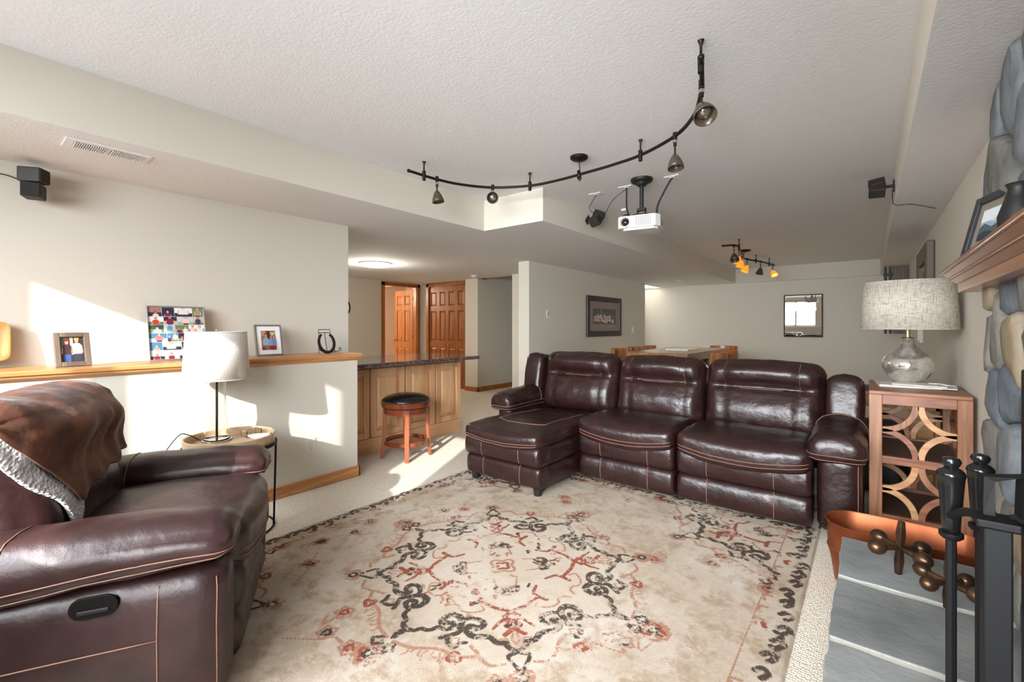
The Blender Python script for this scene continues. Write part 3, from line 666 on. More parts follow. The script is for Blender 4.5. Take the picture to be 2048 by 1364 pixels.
obj('seat_band', MB().lathe([(.215, .49), (.228, .49), (.232, .50), (.232, .535), (.225, .54), (.2, .54)], 40), cherryr, st, smooth=True, autosmooth=40)
obj('apron', MB().lathe([(.195, .425), (.205, .425), (.212, .44), (.212, .478), (.2, .484), (.19, .484)], 40), cherryr, st, smooth=True, autosmooth=40)
obj('swivel', MB().lathe([(.12, .48), (.12, .492)], 24), M['black'], st)
for k in range(4):
    a = math.radians(45+90*k); c, s_ = math.cos(a), math.sin(a); Rm4 = Matrix.Rotation(a, 4, 'Z')
    prof = [(.226, 0, .019), (.214, .12, .021), (.205, .24, .022), (.200, .36, .022), (.198, .475, .024)]
    vs = []; fs = []
    for (x, z, w) in prof:
        for dx, dy in ((-1, -1), (1, -1), (1, 1), (-1, 1)): vs.append((x+dx*w*.8, dy*w, z))
    for i in range(len(prof)-1):
        for q in range(4): fs.append((i*4+q, i*4+(q+1) % 4, (i+1)*4+(q+1) % 4, (i+1)*4+q))
    fs += [(3, 2, 1, 0), tuple(range(16, 20))]
    obj('leg', MB().add(vs, fs, 0, Rm4), cherry, st, bevel=.003)
obj('foot_ring', MB().lathe([(.188, .135), (.206, .135), (.208, .17), (.19, .172), (.186, .15)], 40, caps=False), cherryr, st, smooth=True, autosmooth=40)
# ------------------------------------------------------------------ round tray table, lamp, cord, things on the tray
tx, ty = -3.06, 1.09
tt = thing('tray_table', 'round wooden tray table on black wire legs between recliner and ledge', 'side table', (tx, ty, 0))
trayw = wood('pale_tray', (206, 178, 144), (176, 146, 112), 'x', .45, rings=3)
obj('tray', MB().lathe([(.235, .530), (.240, .532), (.244, .585), (.238, .589), (.231, .585), (.228, .545), (.0, .543)], 48), trayw, tt, smooth=True, autosmooth=35)
obj('hoop', MB().tube([(.250*math.cos(a), .250*math.sin(a), .524) for a in [2*math.pi*k/48 for k in range(48)]], .012, 6, closed=True, flat=.4), M['black'], tt)
obj('floor_ring', MB().tube([(.235*math.cos(a), .235*math.sin(a), .006) for a in [2*math.pi*k/48 for k in range(48)]], .006, 6, closed=True), M['black'], tt)
for k in range(3):
    a = math.radians(58+120*k); obj('leg', MB().tube([(.235*math.cos(a), .235*math.sin(a), .004), (.247*math.cos(a), .247*math.sin(a), .53)], .0065, 8), M['black'], tt)
lx, ly = -3.165, 1.05
tl = thing('table_lamp', 'table lamp with white drum shade and clear glass waisted base', 'lamp', (lx, ly, .543))
prof = [(.072, .014), (.071, .03), (.060, .09), (.049, .17), (.045, .23), (.048, .30), (.052, .36), (.052, .41)]
gl = MB().lathe(prof, 40, caps=False)
obj('glass_body', gl, M['glass'], tl, smooth=True, solid=.003)
obj('base', MB().lathe([(.078, 0), (.082, .004), (.082, .012), (.074, .016)], 40), M['chrome'], tl, smooth=True, autosmooth=35)
obj('rod', MB().tube([(0, 0, .01), (0, 0, .40)], .007, 10), mat('dark_nickel', (86, 80, 72), .35, 1), tl)
obj('collar', MB().lathe([(.054, .408), (.054, .414), (.02, .418), (.014, .44)], 28), M['chrome'], tl, smooth=True, autosmooth=35)
def linen(name, col, col2, sc=260, trans=.35):
    m = bpy.data.materials.new(name); m.use_nodes = True; N, L = nodes(m); b = N['Principled BSDF']; b.inputs['Roughness'].default_value = .9
    tc = N.new('ShaderNodeTexCoord'); fac = []
    for s in ((sc*.12, sc*.12, sc), (sc*.9, sc*.9, sc*.08)):
        mp = N.new('ShaderNodeMapping'); mp.inputs['Scale'].default_value = s; L.new(tc.outputs['Object'], mp.inputs[0])
        n = N.new('ShaderNodeTexNoise'); n.inputs['Scale'].default_value = 1; n.inputs['Detail'].default_value = 2; L.new(mp.outputs[0], n.inputs['Vector']); fac.append(n)
    mx = N.new('ShaderNodeMath'); mx.operation = 'MAXIMUM'; L.new(fac[0].outputs['Fac'], mx.inputs[0]); L.new(fac[1].outputs['Fac'], mx.inputs[1])
    r = N.new('ShaderNodeMapRange'); r.inputs[1].default_value = .50; r.inputs[2].default_value = .74; L.new(mx.outputs[0], r.inputs[0])
    x = N.new('ShaderNodeMix'); x.data_type = 'RGBA'; x.inputs[6].default_value = (*lin(col), 1); x.inputs[7].default_value = (*lin(col2), 1); L.new(r.outputs[0], x.inputs[0])
    L.new(x.outputs[2], b.inputs['Base Color'])
    t = N.new('ShaderNodeBsdfTranslucent'); L.new(x.outputs[2], t.inputs['Color']); ms = N.new('ShaderNodeMixShader'); ms.inputs[0].default_value = trans
    L.new(b.outputs[0], ms.inputs[1]); L.new(t.outputs[0], ms.inputs[2]); L.new(ms.outputs[0], N['Material Output'].inputs['Surface'])
    return m
shd = linen('white_linen', (232, 228, 222), (214, 202, 188), 300, .3)
sh = obj('shade', MB().lathe([(.178, .385), (.160, .672)], 56, caps=False), shd, tl, smooth=True, solid=.003)
for r, z in ((.178, .385), (.160, .672)): obj('shade_rim', MB().tube([(r*math.cos(a), r*math.sin(a), z) for a in [2*math.pi*k/56 for k in range(56)]], .003, 6, closed=True), shd, sh)
obj('harp', MB().tube([(.0, 0, .40), (.05, 0, .46), (.05, 0, .58), (0, 0, .668)], .002, 6).tube([(.0, 0, .40), (-.05, 0, .46), (-.05, 0, .58), (0, 0, .668)], .002, 6).tube([(-.16, 0, .665), (.16, 0, .665)], .002, 6), M['chrome'], tl)
obj('bulb', MB().ball((0, 0, .50), .03, 14, 10).lathe([(.014, .40), (.014, .47)], 14), mat('bulb_glass', (240, 236, 226), .3), tl, smooth=True)
obj('finial', MB().ball((0, 0, .684), .008, 10, 8), M['chrome'], tl, smooth=True)
cord = obj('lamp_cord', MB().tube(bez([(lx-.05, ly-.07, .549), (lx-.03, ly-.14, .60), (lx-.02, ly-.20, .60), (lx-.05, ly-.32, .42), (lx-.12, ly-.5, .18), (lx-.14, ly-.6, .03)], 30), .003, 6), M['blackp'], smooth=True)
tag(cord, 'thin black lamp cord falling over the wooden tray rim', 'cord')
co = thing('glass_coaster_box', 'small clear pressed glass holder on the wooden tray', 'glass holder', (-3.13, 1.235, .543))
mb = MB()
for q in ((-.045, .045, -.045, -.041), (-.045, .045, .041, .045), (-.045, -.041, -.041, .041), (.041, .045, -.041, .041)): mb.box(*q, .004, .045)
obj('sides', mb, M['glass'], co); obj('bottom', MB().box(-.045, .045, -.045, .045, 0, .004), M['glass'], co)
dish = thing('shell_dish', 'shallow white oval dish lying on the wooden tray', 'dish', (-2.985, 1.23, .543), math.radians(40))
obj('bowl', MB().lathe([(.02, .0), (.05, .012), (.075, .03), (.072, .031), (.047, .016), (0, .006)], 30, sx=1.05, sy=.6), mat('dish_glaze', (238, 232, 222), .35), dish, smooth=True)
obj('tip', MB().lathe([(.012, .02), (.009, .034), (.0, .042)], 10, (.062, .01, .0)), mat('dish_tip', (120, 70, 44), .5), dish, smooth=True)
# outlet on the ledge wall
def plate(name, label, cat, Mx, w, h, mt, kind):
    t = thing(name, label, cat, Mx.translation, rot=Mx.to_euler())
    obj('plate', MB().box(-w/2, w/2, -h/2, h/2, 0, .005), mt, t, bevel=.0025)
    if kind == 'outlet':
        for s in (-1, 1):
            o = obj('receptacle', MB().prism([(.017*math.cos(a), s*.020+.0145*math.sin(a)) for a in [2*math.pi*k/20 for k in range(20)]], .005, .0065), mt, t)
            obj('slots', MB().box(-.007, -.005, s*.020-.002, s*.020+.007, .0064, .0069).box(.005, .007, s*.020-.002, s*.020+.007, .0064, .0069).box(-.002, .002, s*.020-.009, s*.020-.006, .0064, .0069), M['blackp'], o)
    elif kind == 'switch':
        obj('toggle', MB().box(-.005, .005, -.012, .012, .004, .006).box(-.004, .004, .0, .009, .005, .014), mt, t, bevel=.001)
    elif kind == 'rocker':
        obj('rocker', MB().box(-w*.28, w*.28, -h*.33, h*.33, .004, .008), mat('rocker_grey', (190, 184, 174), .5), t, bevel=.002)
    return t
plate('wall_outlet', 'duplex wall outlet low on the ledge wall', 'outlet', basis((-3.365, 1.754, .335), (0, 1, 0), (0, 0, 1)), .075, .118, M['almond'], 'outlet')
plate('light_switch', 'single toggle light switch beside the open oak door', 'switch', basis((-7.6, 5.09, 1.20), (0, 1, 0), (0, 0, 1)), .085, .125, M['almond'], 'switch')
plate('wall_thermostat', 'small grey wall control near the hall corner', 'wall control', basis((-3.74, 5.57, 1.435), (0, 1, 0), (0, 0, 1)), .09, .12, M['white'], 'rocker')
plate('dimmer_switch', 'wall switch to the right of the framed group picture', 'switch', basis((-3.74, 8.62, 1.19), (0, 1, 0), (0, 0, 1)), .08, .125, M['white'], 'switch')
# ------------------------------------------------------------------ picture frames
def picture(name, label, cat, o, x, y, Wd, H, fw, dep, fm, mat_w=0, mat_m=None, polys=(), bevel=.003, glass_on=False, standoff=True):
    """frame with its lower left corner at o, along x, up y, facing x cross y"""
    B = basis(o, x, y); t = thing(name, label, cat, B.translation, rot=B.to_euler())
    for q, nm in (((0, fw, 0, H), 'frame_side'), ((Wd-fw, Wd, 0, H), 'frame_side'), ((fw, Wd-fw, 0, fw), 'frame_rail'), ((fw, Wd-fw, H-fw, H), 'frame_rail')):
        obj(nm, MB().box(q[0], q[1], q[2], q[3], 0, dep), fm, t, bevel=bevel)
    obj('backing', MB().box(fw*.5, Wd-fw*.5, fw*.5, H-fw*.5, .001, dep*.35), M['blackp'], t)
    z = dep*.36
    if mat_w:
        obj('mat_board', MB().box(fw*.8, Wd-fw*.8, fw*.8, H-fw*.8, z, z+.002), mat_m, t); z += .0022
    if polys:
        mb = MB(); ms = []; key = {}
        a, b, c, d = fw+mat_w, Wd-fw-mat_w, fw+mat_w, H-fw-mat_w
        for lay, col, pts in polys:
            if col not in key: key[col] = len(ms); ms.append(flat(col))
            mb.add([(a+(b-a)*min(1, max(0, px)), c+(d-c)*min(1, max(0, py)), z+.0003+lay*.00025) for px, py in pts], [tuple(range(len(pts)))], key[col])
        p = obj('print', mb, ms, t)
    if glass_on: obj('glazing', MB().box(fw*.9, Wd-fw*.9, fw*.9, H-fw*.9, dep*.7, dep*.7+.001), M['pane'], t)
    return t
def ell(cx, cy, rx, ry, n=14, a0=0, a1=2*math.pi): return [(cx+rx*math.cos(a0+(a1-a0)*k/n), cy+ry*math.sin(a0+(a1-a0)*k/n)) for k in range(n)]
def rc(x0, y0, x1, y1): return [(x0, y0), (x1, y0), (x1, y1), (x0, y1)]
def person_print(P, x, y, s, shirt, skin=(206, 150, 122), hair=(52, 36, 30), legs=None, hat=None, asp=1.0, L=1):
    """flat figure printed in a photo: x centre, y foot line, s figure height"""
    w = s*asp
    if legs: P.append((L, legs, [(x-.14*w, y), (x-.02*w, y), (x, y+.2*s), (x+.02*w, y), (x+.14*w, y), (x+.15*w, y+.45*s), (x-.15*w, y+.45*s)]))
    P.append((L+1, shirt, [(x-.20*w, y+.36*s), (x+.20*w, y+.36*s), (x+.22*w, y+.66*s), (x+.12*w, y+.76*s), (x-.12*w, y+.76*s), (x-.22*w, y+.66*s)]))
    P.append((L+2, skin, [(x-.26*w, y+.40*s), (x-.19*w, y+.38*s), (x-.19*w, y+.62*s), (x-.23*w, y+.66*s)]))
    P.append((L+2, skin, [(x+.26*w, y+.40*s), (x+.19*w, y+.38*s), (x+.19*w, y+.62*s), (x+.23*w, y+.66*s)]))
    P.append((L+2, hair, ell(x, y+.88*s, .105*w, .12*s)))
    P.append((L+3, skin, ell(x, y+.855*s, .085*w, .095*s)))
    if hat: P.append((L+4, hat, ell(x, y+.93*s, .12*w, .05*s)))
capz = 1.024
# rustic grey frame with two people
P = [(0, (58, 52, 56), rc(0, 0, 1, 1)), (0.5, (96, 104, 92), rc(.0, .55, .35, 1)), (.5, (180, 176, 170), rc(.42, .3, .55, 1))]
person_print(P, .28, -.05, 1.0, (70, 48, 52), legs=(62, 92, 150), hat=(150, 40, 40), asp=.95); person_print(P, .70, -.05, 1.06, (226, 226, 230), legs=(60, 62, 72), hat=(206, 160, 70), asp=.95)
grey_wood = wood('weathered_wood', (128, 112, 96), (84, 70, 58), 'y', .8, coat=0)
picture('picture_frame', 'weathered wooden frame with two people leaning on the oak ledge', 'picture frame', (-3.47, .375, capz+.001), (-.10, 1, 0), (-.30, 0, 1), .150, .195, .026, .018, grey_wood, polys=P)
obj_es = None
# collage frame
P = [(0, (196, 196, 200), rc(0, 0, 1, 1))]; rnd = random.Random(11)
cellx = [0, .22, .40, .66, 1.0]; bgs = [(58, 74, 60), (150, 170, 160), (196, 206, 212), (40, 44, 66), (170, 120, 110), (236, 232, 228), (70, 120, 150), (110, 130, 90), (54, 46, 50), (206, 178, 170)]
shirts = [(120, 40, 60), (226, 226, 226), (90, 150, 190), (200, 110, 120), (60, 60, 90), (170, 140, 120), (210, 60, 50), (150, 190, 210), (240, 200, 190)]
ry = [0, .17, .33, .50, .66, .82, 1.0]
for j in range(6):
    xs = [0]+sorted(rnd.uniform(.15, .85) for _ in range(3))+[1]
    xs = [0, .25+rnd.uniform(-.06, .06), .5+rnd.uniform(-.06, .06), .76+rnd.uniform(-.06, .06), 1]
    for i in range(4):
        a, b, c, d = xs[i]+.004, xs[i+1]-.004, ry[j]+.004, ry[j+1]-.004
        Q = [(0, rnd.choice(bgs), rc(0, 0, 1, 1)), (.4, rnd.choice(bgs), rc(0, 0, 1, rnd.uniform(.2, .5)))]
        k = rnd.choice([1, 1, 1, 2])
        for m_ in range(k):
            person_print(Q, (m_+.5)/k+rnd.uniform(-.06, .06), rnd.uniform(-.75, -.25), rnd.uniform(1.25, 1.7), rnd.choice(shirts), rnd.choice([(214, 160, 134), (230, 176, 150), (190, 130, 104)]), rnd.choice([(40, 28, 26), (70, 46, 34), (30, 26, 30), (150, 116, 80)]), rnd.choice([None, (60, 80, 120), (50, 46, 50)]), asp=.62 if k > 1 else .8)
        for lay, col, pts in Q: P.append((1+lay, col, [(a+(b-a)*min(1, max(0, x)), c+(d-c)*min(1, max(0, y))) for x, y in pts]))
silver = mat('silver_frame', (188, 186, 182), .3, .9)
picture('collage_frame', 'large silver framed collage of many family photos on the ledge', 'picture frame', (-3.625, .818, capz+.001), (0, 1, 0), (-.235, 0, 1), .330, .37, .009, .014, silver, polys=P)
P = [(0, (150, 104, 74), rc(0, 0, 1, 1)), (.4, (176, 140, 100), rc(0, .72, .3, 1)), (.5, (62, 44, 40), rc(.42, .5, .6, .98)), (.4, (200, 176, 130), rc(.66, .70, .98, .92))]
person_print(P, .33, -.12, .98, (130, 172, 206), hair=(36, 28, 26), asp=.95); person_print(P, .66, -.10, .86, (122, 150, 196), hair=(50, 34, 30), asp=.9, L=6); person_print(P, .88, -.10, .88, (110, 130, 176), hair=(40, 28, 26), asp=.85, L=11)
P.append((18, (150, 40, 40), rc(.5, 0, .95, .2))); P.append((18, (112, 40, 60), rc(.0, 0, .2, .14)))
picture('photo_frame', 'pewter frame with wide white mat and group photo beside lamp', 'picture frame', (-3.60, 1.452, capz+.001), (0, 1, 0), (-.22, 0, 1), .198, .242, .012, .016, mat('pewter', (150, 144, 132), .4, .7), .034, flat((236, 236, 238)), polys=P)
# wooden bowl on a black stand at the far end of the ledge
wt = thing('wooden_tray', 'square honey wood dish propped on a black easel', 'wood dish', (-3.698, .12, capz), math.radians(0))
T = basis((0, 0, .035), (0, 1, 0), (-.10, 0, 1))
def sqr(r, n=40, p=6): return [(math.copysign(abs(math.cos(a))**(2/p), math.cos(a))*r, math.copysign(abs(math.sin(a))**(2/p), math.sin(a))*r) for a in [2*math.pi*k/n for k in range(n)]]
mb = MB(); rings = [(.105, .0), (.108, .02), (.10, .022), (.085, .012), (.05, .008)]; n = 40; vs = []; fs = []
for r, z in rings: vs += [(x, y+.11, z) for x, y in sqr(r, n)]
for i in range(len(rings)-1): fs += [(i*n+k, i*n+(k+1) % n, (i+1)*n+(k+1) % n, (i+1)*n+k) for k in range(n)]
fs += [tuple(range(n))[::-1], tuple((len(rings)-1)*n+k for k in range(n))]
obj('dish', MB().add(vs, fs, 0, T), wood('honey_wood', (206, 150, 86), (170, 112, 56), 'z', .45), wt, smooth=True, autosmooth=50)
easel = MB()
for s in (-1, 1): easel.tube([(.05, s*.06, 0), (.035, s*.06, .03), (.03, s*.058, .10)], .004, 6).tube([(.03, s*.058, .03), (-.06, s*.03, .0)], .004, 6).tube([(.05, s*.06, .001), (-.06, s*.03, .001)], .003, 6)
easel.tube([(.035, -.06, .03), (.035, .06, .03)], .004, 6)
tag(obj('small_easel', MB().add([(v[0]-3.672, v[1]+.12, v[2]+capz) for v in easel.v], easel.f), M['black']), 'little black wire easel under the honey wood dish', 'easel')
# horseshoe on a wire easel
hs = thing('horseshoe', 'old dark iron horseshoe standing on the ledge', 'horseshoe', (-3.50, 1.97, capz))
T = basis((0, 0, .012), (0, 1, 0), (-.28, 0, 1)); pts = []
for k in range(41):
    a = math.radians(-90-148+296*k/40); pts.append((.066*math.cos(a)*(1.0), .084+.082*math.sin(a), .0))
sec = MB(); V = [Vector(p) for p in pts]; vs = []; fs = []
for i, p in enumerate(V):
    t = (V[min(i+1, 40)]-V[max(i-1, 0)]).normalized(); nn = Vector((t.y, -t.x, 0)); w = .0125*(1-.25*abs(i-20)/20)
    for a, b in ((-1, -1), (1, -1), (1, 1), (-1, 1)): vs.append(p+nn*w*a+Vector((0, 0, .006*b)))
for i in range(40):
    for q in range(4): fs.append((i*4+q, i*4+(q+1) % 4, (i+1)*4+(q+1) % 4, (i+1)*4+q))
fs += [(3, 2, 1, 0), (160, 161, 162, 163)]
iron = mat('old_iron', (50, 44, 42), .55, .6, bump=[('n', 120, .3, .002)])
obj('shoe', MB().add(vs, fs, 0, T), iron, hs, bevel=.002)
mb = MB()
for i in (8, 11, 14, 26, 29, 32): mb.add([tuple(V[i]+Vector((dx*.0035, dy*.0035, .0062))) for dx, dy in ((-1, -1), (1, -1), (1, 1), (-1, 1))], [(0, 1, 2, 3)], 0, T)
obj('nail_holes', mb, M['blackp'], hs)
T2 = Matrix.Translation(Vector((-3.50, 1.97, capz))) @ T
mb = MB().tube([(-.05, .172, -.01), (-.05, .198, -.01), (.05, .198, -.01), (.05, .172, -.01), (-.05, .172, -.01)], .003, 6, M=T2).tube([(.0, .172, -.012), (0, 0.0, -.012)], .0025, 6, M=T2)
for s in (-1, 1):
    mb.tube([(s*.05, .172, -.012), (s*.066, .06, -.012), (s*.07, .0, -.012)], .0025, 6, M=T2)
    mb.tube(bez([(s*.03, .004, -.012), (s*.055, .0, .03), (s*.085, .006, .045), (s*.092, .022, .045), (s*.078, .026, .045), (s*.074, .016, .045)], 20), .003, 6, M=T2)
tag(obj('wire_easel', mb, M['black']), 'black scrolled wire easel holding the horseshoe', 'easel')
# framed group print on the hall wall
P = [(0, (74, 58, 54), rc(0, 0, 1, 1)), (.3, (52, 40, 38), rc(0, .55, 1, 1)), (.3, (60, 46, 42), rc(0, 0, 1, .18)), (.4, (92, 74, 68), rc(.05, .2, .95, .5))]; rnd = random.Random(5)
for k in range(17):
    x = .08+.86*(k % 9)/9+rnd.uniform(-.03, .03); y = (.30 if k < 9 else .50)+rnd.uniform(-.08, .06)
    P.append((1, (214, 194, 182), [(x-.055, y-.14), (x+.055, y-.14+rnd.uniform(-.03, .03)), (x+.03, y+.07), (x-.03, y+.07)])); P.append((2, (150, 120, 108), ell(x, y+.085, .018, .03, 8)))
P.append((1, (150, 128, 118), rc(.33, .62, .36, .98)))
picture('framed_print', 'dark framed sepia group scene hanging on the hall wall', 'framed print', (-3.738, 6.70, 1.075), (0, 1, 0), (0, 0, 1), 1.33, .705, .095, .035, mat('espresso_frame', (40, 28, 24), .35), .12, flat((132, 112, 108)), polys=P, bevel=.012, glass_on=True)
# mirror on the far wall
mr_ = thing('wall_mirror', 'rectangular wall mirror in narrow dark frame on the far wall', 'mirror', (-1.03, 10.498, 1.46))
fm = mat('mirror_frame', (60, 50, 40), .5)
for q, nm in (((-.325, -.300, -.42, .42), 'frame_side'), ((.300, .325, -.42, .42), 'frame_side'), ((-.3, .3, -.42, -.398), 'frame_rail'), ((-.3, .3, .398, .42), 'frame_rail')):
    obj(nm, MB().box(q[0], q[1], -.03, 0, q[2], q[3]), fm, mr_, bevel=.004)
obj('mirror_glass', MB().box(-.302, .302, -.016, -.002, -.40, .40), mat('mirror_silver', (228, 228, 224), 0.0, 1), mr_)
# ------------------------------------------------------------------ doors in the hall
def door_trim(name, mb, m=None): return struct(name, mb, m or M['oakz'], bevel=.005)
door_trim('trim_3', MB().box(-7.602, -7.575, 5.40, 5.472, 0, 2.145).box(-7.602, -7.575, 6.298, 6.37, 0, 2.145).box(-7.602, -7.575, 5.40, 6.37, 2.075, 2.145))
door_trim('trim_4', MB().box(-7.745, -7.6, 5.468, 5.485, 0, 2.1).box(-7.745, -7.6, 6.283, 6.30, 0, 2.1).box(-7.745, -7.6, 5.47, 6.3, 2.085, 2.1))
door_trim('trim_5', MB().box(-7.42, -7.345, 6.395, 6.425, 0, 2.155).box(-6.275, -6.20, 6.395, 6.425, 0, 2.155).box(-7.42, -6.20, 6.395, 6.425, 2.085, 2.155))
def panel_door(parent, W_, H_, th, cols, m, rows=((.10, .62), (.78, 1.46), (1.58, .34))):
    """slab in local x 0..W, y 0..th, z 0..H with sunk and raised panels on the -y face"""
    FL = Matrix.Diagonal((1, -1, 1, 1))
    st_ = .10 if cols == 2 else .065
    obj('slab', MB().box(0, W_, .015, th, 0, H_, M=FL), m, parent)
    cw = (W_-st_*(cols+1))/cols; f = MB()
    for c in range(cols+1): f.box(c*(cw+st_), c*(cw+st_)+st_, 0, .017, 0, H_, M=FL)
    zs = [0]
    for z0, hh in rows: zs += [z0, z0+hh]
    zs.append(H_)
    for c in range(cols):
        xa = st_+c*(cw+st_)
        for a, b in zip(zs[0::2], zs[1::2]): f.box(xa, xa+cw, 0, .017, a, b, M=FL)
    obj('stiles_and_rails', f, m, parent, bevel=.003)
    for c in range(cols):
        xa = st_+c*(cw+st_)
        for z0, hh in rows:
            k = .03; a, b, d, e = xa+.012, xa+cw-.012, z0+.012, z0+hh-.012
            vs = [(a, .015, d), (b, .015, d), (b, .015, e), (a, .015, e), (a+k, .001, d+k), (b-k, .001, d+k), (b-k, .001, e-k), (a+k, .001, e-k)]
            obj('panel', MB().add(vs, [(4, 5, 1, 0), (5, 6, 2, 1), (6, 7, 3, 2), (7, 4, 0, 3), (7, 6, 5, 4)], 0, FL), m, parent)
brass = mat('brass', (190, 146, 70), .25, 1)
dr = bpy.data.objects.new('door_1', None); C.objects.link(dr); dr['kind'] = 'structure'
dr.location = (-7.72, 6.275, .01); dr.rotation_euler = (0, 0, math.radians(170)); PM['door_1'] = Matrix.Translation(dr.location) @ dr.rotation_euler.to_matrix().to_4x4()
dm = wood('door_oak', (178, 116, 56), (140, 84, 34), 'z', .35, coat=.3)
panel_door(dr, .80, 2.04, .035, 2, dm, ((.22, .55), (.90, .70), (1.70, .22)))
for sgn in (1, -1):
    obj('door_knob', MB().lathe([(.026, 0), (.026, .005), (.010, .008), (.010, .03), (.022, .04), (.028, .052), (.022, .064), (.0, .068)], 20, M=basis((.74, 0 if sgn > 0 else -.035, .95), (-sgn, 0, 0), (0, 0, 1))), brass, dr, smooth=True)
for z in (.2, 1.02, 1.84): obj('hinge', MB().box(-.012, .006, -.038, .004, z-.045, z+.045), brass, dr)
bf = bpy.data.objects.new('door_2', None); C.objects.link(bf); bf['kind'] = 'structure'; bf.location = (-7.345, 6.43, .015)
bm_ = wood('bifold_oak', (164, 98, 40), (124, 68, 22), 'z', .38, coat=.25)
for k in range(4):
    leaf = bpy.data.objects.new('bifold_leaf', None); C.objects.link(leaf); leaf.parent = bf; leaf.location = (k*.2675+.001, 0, 0)
    leafm = MB(); w = .265; sd = .045
    leafm.box(0, w, .016, .036, 0, 2.065)
    for q in ((0, sd, 0, 2.065), (w-sd, w, 0, 2.065)): leafm.box(q[0], q[1], 0, .018, q[2], q[3])
    for a, b in ((0, .12), (.80, .94), (1.56, 1.66), (1.96, 2.065)): leafm.box(sd, w-sd, 0, .018, a, b)
    for z0, z1 in ((.12, .80), (.94, 1.56), (1.66, 1.96)):
        a, b, d, e, kk = sd+.01, w-sd-.01, z0+.01, z1-.01, .025
        leafm.add([(a, .016, d), (b, .016, d), (b, .016, e), (a, .016, e), (a+kk, .001, d+kk), (b-kk, .001, d+kk), (b-kk, .001, e-kk), (a+kk, .001, e-kk)], [(4, 5, 1, 0), (5, 6, 2, 1), (6, 7, 3, 2), (7, 4, 0, 3), (7, 6, 5, 4)])
    obj('leaf_panel', leafm, bm_, leaf)
    if k in (1, 2): obj('door_pull', MB().lathe([(.008, 0), (.008, .015), (.016, .022), (.012, .03), (0, .032)], 14, M=basis((.21 if k == 1 else .055, 0, .86), (1, 0, 0), (0, 0, 1))), brass, leaf, smooth=True)
# hall ceiling light, smoke alarm, clock
hl = thing('flush_ceiling_light', 'round lit flush ceiling light above the hall', 'ceiling light', (-5.63, 3.9, HS))
obj('ring', MB().lathe([(.225, -.012), (.225, 0), (.20, 0)], 40), M['white'], hl, smooth=True, autosmooth=40)
obj('diffuser', MB().lathe([(.0, -.055), (.12, -.053), (.19, -.044), (.213, -.03), (.213, -.012)], 40), mat('lit_diffuser', (255, 250, 242), .5, emit=((255, 246, 232), 7)), hl, smooth=True)
l = bpy.data.lights.new('hall_lamp', 'POINT'); l.energy = 34; l.color = (1, .92, .80); l.shadow_soft_size = .12
o = bpy.data.objects.new('hall_lamp', l); C.objects.link(o); o.location = (-5.63, 3.9, HS-.13)
l = bpy.data.lights.new('bedroom_lamp', 'POINT'); l.energy = 60; l.color = (1, .80, .62); l.shadow_soft_size = .2
o = bpy.data.objects.new('bedroom_lamp', l); C.objects.link(o); o.location = (-8.9, 5.3, 2.0)
sm = thing('smoke_alarm', 'small round white smoke alarm on the hall ceiling', 'smoke alarm', (-5.59, 5.95, HS))
obj('cover', MB().lathe([(.0, -.035), (.05, -.034), (.062, -.022), (.065, -.004)], 24), M['white'], sm, smooth=True); obj('base_ring', MB().lathe([(.07, -.006), (.07, 0)], 24), M['white'], sm)
ck = thing('wall_clock', 'round black rimmed clock on the wall beyond the bar', 'clock', (-7.598, 4.535, 1.60))
T = basis((0, 0, 0), (0, 1, 0), (0, 0, 1))
obj('rim', MB().lathe([(.15, 0), (.17, 0), (.17, .03), (.15, .03)], 36, M=T, caps=False), M['black'], ck); obj('dial', MB().lathe([(.152, .004), (.152, .012)], 36, M=T), M['white'], ck)
obj('hands', MB().box(.013, .016, -.006, .006, -.01, .11).box(.013, .016, -.01, .08, -.005, .005), M['black'], ck)
lp = thing('stairwell_glow_panel', 'glowing panel added in place of the stairwell opening by the far wall', 'ceiling light', (-4.33, 9.87, HS))  # added glow panel, stands in for light falling from the stairwell opening
obj('panel_frame', MB().box(-.5, .5, -.60, -.58, -.012, 0).box(-.5, .5, .58, .60, -.012, 0).box(-.5, -.48, -.58, .58, -.012, 0).box(.48, .5, -.58, .58, -.012, 0), M['white'], lp)
obj('lens', MB().box(-.48, .48, -.58, .58, -.008, -.001), mat('stairwell_glow', (255, 252, 246), .5, emit=((255, 250, 240), 3.5)), lp)
# ------------------------------------------------------------------ hearth, stone chimney, mantel
def slate(name, c1, c2): return mat(name, c1, .48, var=(c2, 3.5, .38, .66), bump=[('n', 14, .35, .012), ('n', 60, .2, .004)])
sl_m = [slate('slate_%d' % i, a, b) for i, (a, b) in enumerate((((138, 142, 142), (110, 114, 114)), ((130, 133, 131), (104, 107, 107)), ((142, 144, 142), (112, 115, 116))))]
hearth = struct('hearth', MB().box(-.088, .46, -.9, 2.525, 0, .272), mat('hearth_mortar', (168, 166, 156), .9, bump=[('n', 60, .4, .006)]))
ys = [2.533, 2.12, 1.685, 1.24, .80, .36, -.08, -.5, -.9]; rnd = random.Random(2)
def ragged(x0, x1, y0, y1, n=9, amp=.004):
    P = []
    for (a, b, c, d) in ((x0, y0, x1, y0), (x1, y0, x1, y1), (x1, y1, x0, y1), (x0, y1, x0, y0)):
        for k in range(n): P.append((a+(c-a)*k/n+rnd.uniform(-amp, amp), b+(d-b)*k/n+rnd.uniform(-amp, amp)))
    return P
for i in range(len(ys)-1):
    sk = .03*((i % 2)*2-1)*.3
    obj('slab', MB().prism(ragged(-.10, .455, ys[i+1]+.013, ys[i]-(.013 if i else .004)), .262, .298+rnd.uniform(0, .003)), sl_m[i % 3], hearth, bevel=.004)
